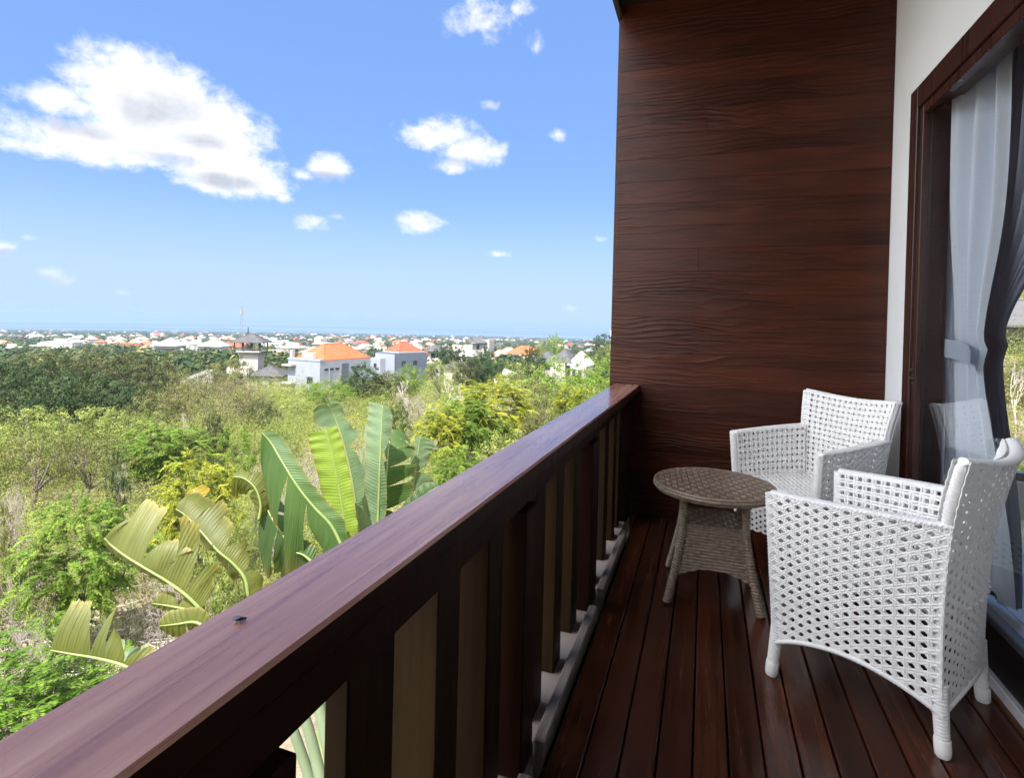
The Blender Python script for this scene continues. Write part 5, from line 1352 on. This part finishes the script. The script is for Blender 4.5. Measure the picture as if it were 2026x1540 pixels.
# ================================================================ banana plants
def banana_mat(name, lo, hi, back, spec=.5, edge=(.22, .14, .05), edge_k=.5):
    t = NT(name); tc = t.n('TexCoord'); sp = t.n('SeparateXYZ'); t.L.new(tc.outputs['UV'], sp.inputs[0]); u, v = sp.outputs[0], sp.outputs[1]
    cmb = t.n('CombineXYZ'); t.L.new(t.math('MULTIPLY', u, 90), cmb.inputs[0]); t.L.new(t.math('MULTIPLY', v, 1.5), cmb.inputs[1])
    vein = t.noise(cmb.outputs[0], 1.0, 3, .6); big = t.noise(t.coord((2.2, 2.2, 2.2)), 1, 4, .6)
    col = t.ramp(t.math('ADD', t.math('MULTIPLY', vein, .45), t.math('MULTIPLY', big, .55)), [(.32, lo), (.68, hi)])
    av = t.math('ABSOLUTE', v)
    ed = t.math('MULTIPLY', t.math('POWER', av, 9.0), t.math('ADD', big, .2)); col = t.mix(t.math('MINIMUM', t.math('MULTIPLY', ed, edge_k*1.6), 1.0), col, edge)
    mid = t.math('LESS_THAN', av, .022); col = t.mix(mid, col, (.24, .28, .09))
    ge = t.n('NewGeometry'); col = t.mix(t.math('MULTIPLY', ge.outputs['Backfacing'], .6), col, back)
    wv = t.math('SINE', t.math('MULTIPLY', u, 330.0)); h = t.math('ADD', t.math('MULTIPLY', wv, .6), t.math('MULTIPLY', vein, 1.0))
    t.base(col, .5, spec*.7, t.bump(h, .35, .004)); tl = t.n('BsdfTranslucent'); t.L.new(t.mix(1.0, col, (1.5, 1.5, .45), 'MULTIPLY'), tl.inputs[0])
    mx = t.n('MixShader'); mx.inputs[0].default_value = .36; t.L.new(t.b.outputs[0], mx.inputs[1]); t.L.new(tl.outputs[0], mx.inputs[2]); t.L.new(mx.outputs[0], t.out.inputs[0]); return t.m
BM = dict(green=banana_mat('banana_green', (.034, .078, .022), (.075, .135, .038), (.13, .19, .11)), fresh=banana_mat('banana_fresh', (.13, .20, .025), (.21, .30, .05), (.20, .28, .09), .45),
          dark=banana_mat('banana_dark', (.028, .062, .020), (.060, .11, .034), (.10, .15, .08)), olive=banana_mat('banana_olive', (.058, .072, .014), (.125, .135, .028), (.19, .20, .085), .5, (.34, .27, .09), .5),
          pale=banana_mat('banana_pale', (.075, .13, .062), (.165, .235, .135), (.26, .32, .23), .7), gold=banana_mat('banana_gold', (.15, .13, .018), (.30, .22, .03), (.30, .25, .10), .45, (.40, .24, .05), .8))
m_stalk = plain('banana_stalk', (.17, .22, .07), .45, .15, 6)
m_pseudo = plain('banana_stem', (.14, .16, .07), .6, .3, 5)
def catmull(P, n):
    P = [np.array(p, float) for p in P]; Q = [2*P[0]-P[1]]+P+[2*P[-1]-P[-2]]; out = []
    for i in range(n+1):
        t = i/n*(len(P)-1); k = min(int(t), len(P)-2); u = t-k; a, b, c, d = Q[k:k+4]
        out.append(.5*((2*b)+(c-a)*u+(2*a-5*b+4*c-d)*u*u+(3*b-a-3*c+d)*u**3))
    return out
def banana_leaf(parent, mid, wl, wr, mat, tears=(), side=(1, 0, 0), foldl=20, foldr=20, curl=30, droop=.25, seed=0, stalk=True, tipw=.25, gap=.35, basew=.5, shear=.28):
    """a leaf along the midrib points mid (base to tip); wl, wr half widths; folds in degrees out of the plane; tears split the blade"""
    rnd = random.Random(seed); n = 72; C_ = catmull(mid, n); L_ = sum(np.linalg.norm(C_[i+1]-C_[i]) for i in range(n)); side = np.array(side, float)
    mb = MB()
    def frame(i):
        t = C_[min(i+1, n)]-C_[max(i-1, 0)]; t /= np.linalg.norm(t); s = side-t*(side@t); s /= np.linalg.norm(s); return t, s, np.cross(s, t)
    prof = lambda u: (basew+(1-basew)*min(1, u/.22))*min(1, tipw+(1-tipw)*((1-u)/.25)**.7 if u > .75 else 1)
    for sgn, w, fold in ((-1, wl, foldl), (1, wr, foldr)):
        if w <= 0: continue
        tl = [0]+sorted(tears[0] if sgn < 0 else tears[1])+[1] if tears else [0, 1]
        for q in range(len(tl)-1):
            u0, u1 = tl[q], tl[q+1]; nu = max(3, int((u1-u0)*n)); nv = 9; dr = rnd.uniform(-.3, 1)*droop*(1 if len(tl) > 2 else .2); fo = rnd.uniform(-9, 9)*(len(tl) > 2); sh = rnd.choice((rnd.uniform(.9, 1.04), rnd.uniform(.9, 1.04), rnd.uniform(.62, .85))) if len(tl) > 2 else 1; bend = rnd.uniform(-.5, .5)*(len(tl) > 2); gq = gap*rnd.uniform(.4, 2.2); tw = rnd.uniform(-28, 28)*(len(tl) > 2)
            V = []; U = []
            for i in range(nu+1):
                for j in range(nv+1):
                    v = j/nv; g_ = min(.8, gq)*(u1-u0)*.5*v**1.5 if len(tl) > 2 else 0; uu = u0+g_*(q > 0)+(u1-u0-g_*((q > 0)+(q < len(tl)-2)))*i/nu; uu = min(1, max(0, uu+bend*v*v*.3))
                    x = uu*n; k = min(int(x), n-1); c = C_[k]+(C_[k+1]-C_[k])*(x-k); t, s, nn = frame(k); ww = w*prof(uu)*sh; ww *= 1+.08*v*mnoise.noise(Vector((uu*34, sgn*3+seed, 1)))+.07*v*v*mnoise.noise(Vector((uu*95, sgn, seed)))
                    px_ = 0; pz_ = 0
                    for m in range(j): a = R(fold+fo*(m/nv))+R(curl)*(m/nv)*1.6+R(tw)*(m/nv)*(2*i/nu-1)*.9; px_ += math.cos(a)/nv; pz_ += math.sin(a)/nv
                    p = c+s*sgn*ww*px_-nn*ww*pz_+t*ww*shear*v+np.array([0, 0, -dr*v*v*ww*1.6]); p = p+nn*.006*math.sin(uu*60+sgn)*v
                    V.append(p); U.append((uu*L_, sgn*v))
            F = [(i*(nv+1)+j, i*(nv+1)+j+1, (i+1)*(nv+1)+j+1, (i+1)*(nv+1)+j) for i in range(nu) for j in range(nv)]
            if sgn < 0: F = [f[::-1] for f in F]
            mb.add(V, F, uv=U)
    lf = mb.build('leaf', BM[mat], parent, True, 180, recalc=False)
    mb = MB(); mb.tube([C_[i] for i in range(0, n+1, 3)], [max(.002, .011*(1-i/n)+.002) for i in range(0, n+1, 3)], 7); mb.build('midrib', m_stalk, lf, True, 180)
    return lf
def plant_root(px, py, depth, label):
    p = pt(px, py, depth); z = ground(p[0], p[1]); r = empty('banana_plant', (p[0], p[1], z), 0, label, 'plant', 'banana plants below the handrail'); return r
def fixed(o, r): o.matrix_parent_inverse = Matrix.Translation(-Vector(r.location)); return o
def leafpx(root, pts, wl, wr, mat, stem=None, **kw):
    mid = [pt(*p) for p in pts]; vx = kw.pop('vx', 1.0); vz = kw.pop('vz', 0.0); vd = kw.pop('vd', 0.0)
    side = RIGHT*vx+UP*vz+_F*vd
    lf = banana_leaf(root, mid, wl, wr, mat, side=tuple(side), **kw); fixed(lf, root)
    if stem is not None:                                   # stalk from the blade down to the stem
        a = np.array(root.location); b = mid[0]; c = a+np.array([0, 0, stem]); mb = MB(); Cv = catmull([b, b*.6+c*.4+np.array([0, 0, .12]), c, a+np.array([0, 0, stem*.55])], 20)
        mb.tube(Cv, [.018+.022*i/20 for i in range(21)], 8); o = mb.build('stalk', m_stalk, lf, True, 180); 
    return lf
def pstem(root, h):
    mb = MB(); g = random.Random(int(h*100)); n = 14
    mb.tube([(.04*math.sin(i*.6), .03*math.cos(i*.5), -.1+(h+.1)*i/n) for i in range(n+1)], [.13-.06*i/n for i in range(n+1)], 12); mb.build('stem', m_pseudo, root, True, 180)
tt = lambda *a: a
b1 = plant_root(735, 1250, 4.7, 'tallest banana plant with fresh upright and torn grey green leaves behind the handrail'); pstem(b1, 5.0)
leafpx(b1, [(690, 1110, 4.5), (682, 1040, 4.5), (668, 950, 4.5), (655, 890, 4.5), (645, 852, 4.5)], .20, .13, 'fresh', 5.2, tears=((.33,), ()), foldl=8, foldr=-38, curl=8, seed=1, tipw=.9, vd=.2, gap=.12)
leafpx(b1, [(712, 1100, 5.0), (704, 1000, 5.0), (690, 920, 5.0), (674, 860, 5.0), (660, 822, 5.0), (648, 800, 4.95)], .235, .22, 'pale', 5.1, tears=((.62, .66), (.2, .34, .5, .6, .74)), foldl=20, foldr=30, curl=28, droop=.45, seed=2, tipw=.85, basew=.2, gap=.3)
leafpx(b1, [(744, 1100, 4.8), (748, 1020, 4.8), (752, 910, 4.8), (755, 845, 4.85), (757, 802, 4.9)], .165, .10, 'pale', 5.2, tears=((), (.3, .52, .7)), foldl=15, foldr=25, curl=15, seed=3, tipw=.95, gap=.2)
leafpx(b1, [(752, 1100, 5.1), (758, 1020, 5.1), (765, 940, 5.1), (770, 880, 5.2), (776, 850, 5.3)], .14, .26, 'green', 5.0, tears=((.4, .6), (.15, .28, .42, .55, .7, .84)), foldl=25, foldr=12, curl=22, droop=.35, seed=4, tipw=.8)
leafpx(b1, [(800, 1090, 5.4), (812, 1000, 5.4), (822, 935, 5.4), (828, 890, 5.4), (832, 865, 5.4)], .16, .21, 'pale', 4.9, tears=((.45,), (.22, .36, .5, .62, .75, .88)), foldl=25, foldr=18, curl=25, droop=.3, seed=5, tipw=.85)
leafpx(b1, [(770, 1100, 4.9), (800, 1030, 4.9), (835, 985, 4.9), (868, 962, 4.9)], .10, .24, 'dark', 4.7, tears=((), (.3, .5, .7)), foldl=10, foldr=55, curl=25, seed=6)
leafpx(b1, [(708, 1105, 5.3), (716, 1010, 5.3), (722, 930, 5.4), (727, 870, 5.5), (733, 838, 5.6)], .12, .12, 'pale', 4.9, tears=((.3, .5, .7), (.3, .5, .7)), foldl=20, foldr=20, curl=20, seed=16, tipw=.7)
b2 = plant_root(640, 1260, 4.3, 'banana plant with a leaf bent over to the left and hanging torn strips'); pstem(b2, 5.0)
leafpx(b2, [(678, 1085, 4.3), (655, 1040, 4.3), (622, 1005, 4.3), (588, 962, 4.3), (556, 910, 4.35), (536, 876, 4.4), (519, 856, 4.4)], .44, .10, 'green', 5.0, tears=((.22, .40, .58), ()), foldl=8, foldr=20, curl=14, droop=.3, seed=7, vx=.55, vz=.85, tipw=.75, gap=.5, shear=-.75)
leafpx(b2, [(600, 1120, 4.5), (575, 1080, 4.5), (556, 1055, 4.5), (532, 1015, 4.55), (521, 985, 4.6), (508, 965, 4.6)], .40, .26, 'dark', 4.8, tears=((.22, .45, .7), (.4, .6)), foldl=15, foldr=30, curl=15, droop=.5, shear=-.6, gap=.5, seed=8, vx=.8, vz=.4)
leafpx(b2, [(512, 1030, 4.5), (516, 1000, 4.5), (506, 968, 4.5), (484, 948, 4.5), (462, 944, 4.5)], .20, .16, 'olive', None, tears=((.5,), (.4, .7)), foldl=15, foldr=40, curl=30, droop=.3, seed=9, vx=.3, vz=.9, tipw=.8)
leafpx(b2, [(620, 1115, 4.4), (598, 1098, 4.4), (570, 1092, 4.4)], .15, .10, 'dark', None, tears=((.3, .55, .75), ()), foldl=70, foldr=20, curl=15, seed=10, vx=.2, vz=1)
b3 = plant_root(480, 1420, 3.9, 'banana plant with yellowed torn leaves left of the handrail middle'); pstem(b3, 4.9)
leafpx(b3, [(398, 1208, 3.7), (370, 1180, 3.7), (332, 1152, 3.7), (292, 1128, 3.7), (252, 1104, 3.75), (222, 1082, 3.8), (206, 1066, 3.8)], .08, .37, 'olive', 4.7, tears=((.3, .6), (.13, .19, .33, .39, .55, .80)), foldl=25, foldr=10, curl=22, droop=.25, seed=11, vx=.55, vz=.85, tipw=.85, gap=.16)
leafpx(b3, [(492, 1185, 4.0), (484, 1145, 4.0), (460, 1115, 4.0), (430, 1090, 4.0), (400, 1055, 4.05), (368, 1022, 4.1), (347, 1008, 4.1)], .17, .25, 'olive', 4.8, tears=((.2, .35, .5, .65), (.2, .32, .45, .6, .75)), foldl=30, foldr=25, curl=30, droop=.3, seed=12, vx=.6, vz=.8, tipw=.8)
leafpx(b3, [(398, 1050, 4.2), (395, 1020, 4.2), (390, 990, 4.25), (382, 968, 4.3)], .10, .12, 'gold', None, tears=((.5,), (.6,)), foldl=20, foldr=20, curl=25, seed=13, tipw=.7)
leafpx(b3, [(412, 1245, 3.6), (385, 1232, 3.6), (350, 1236, 3.6), (315, 1240, 3.6)], .10, .09, 'olive', None, tears=((.5,), ()), foldl=15, foldr=10, curl=10, seed=14, vx=.1, vz=1)
leafpx(b3, [(400, 1225, 3.75), (370, 1208, 3.75), (335, 1200, 3.8), (300, 1195, 3.8)], .05, .10, 'olive', None, tears=((), (.5,)), foldl=15, foldr=15, curl=10, seed=15, vx=.1, vz=1)
b4 = plant_root(330, 1520, 3.4, 'lowest banana plant with a curled broad leaf above the lush green bush'); pstem(b4, 4.6)
leafpx(b4, [(290, 1345, 3.3), (245, 1318, 3.3), (190, 1303, 3.3), (140, 1295, 3.3), (100, 1288, 3.3)], .07, .29, 'olive', 4.4, tears=((.4,), (.26, .45, .56)), foldl=30, foldr=2, curl=34, droop=.1, seed=17, shear=.0, vx=.15, vz=1, tipw=.95, gap=.6)
leafpx(b4, [(285, 1330, 3.45), (255, 1312, 3.5), (225, 1300, 3.5), (185, 1296, 3.5)], .08, .16, 'pale', None, tears=((.5,), (.3, .5, .7)), foldl=20, foldr=30, curl=25, seed=18, vx=.15, vz=1)
# grey green palm stalks seen between the first balusters
b5 = plant_root(560, 1700, 2.6, 'banana plant whose grey green stalks show through the gap in the balusters')
for i, (y0, y1) in enumerate(((1250, 1430), (1380, 1560), (1470, 1640))):
    mb = MB(); mb.tube(catmull([pt(575, y0-40, 2.6), pt(612, y0+70, 2.6), pt(645, y1+30, 2.55), pt(670, y1+150, 2.5)], 16), [.022+.010*q/16 for q in range(17)], 8); fixed(mb.build('stalk', plain('grey_stalk', (.13, .17, .10), .5, .1), b5, True, 180), b5)
mb = MB(); q = np.array(b5.location); mb.tube([(0, 0, 0), (.1, .05, 2.0), tuple(pt(690, 1900, 2.45)-q)], [.12, .10, .06], 10); mb.build('stem', m_pseudo, b5, True, 180)

# ================================================================ haze over the lowland
def haze():
    mb = MB(); lo, hi = (-64000, -70000, -700), (66000, 68000, 14)
    mb.box(lo, hi); m = bpy.data.materials.new('haze'); m.use_nodes = True; t = m.node_tree; t.nodes.clear()
    o = t.nodes.new('ShaderNodeOutputMaterial'); pv = t.nodes.new('ShaderNodeVolumePrincipled')
    pv.inputs['Color'].default_value = (.265, .375, .535, 1); pv.inputs['Density'].default_value = 1.9e-4; pv.inputs['Density Attribute'].default_value = ''; pv.inputs['Temperature Attribute'].default_value = ''; pv.inputs['Anisotropy'].default_value = .1
    t.links.new(pv.outputs[0], o.inputs['Volume']); ob = mb.build('haze', m, smooth=False); tag(ob, kind='stuff')
haze()
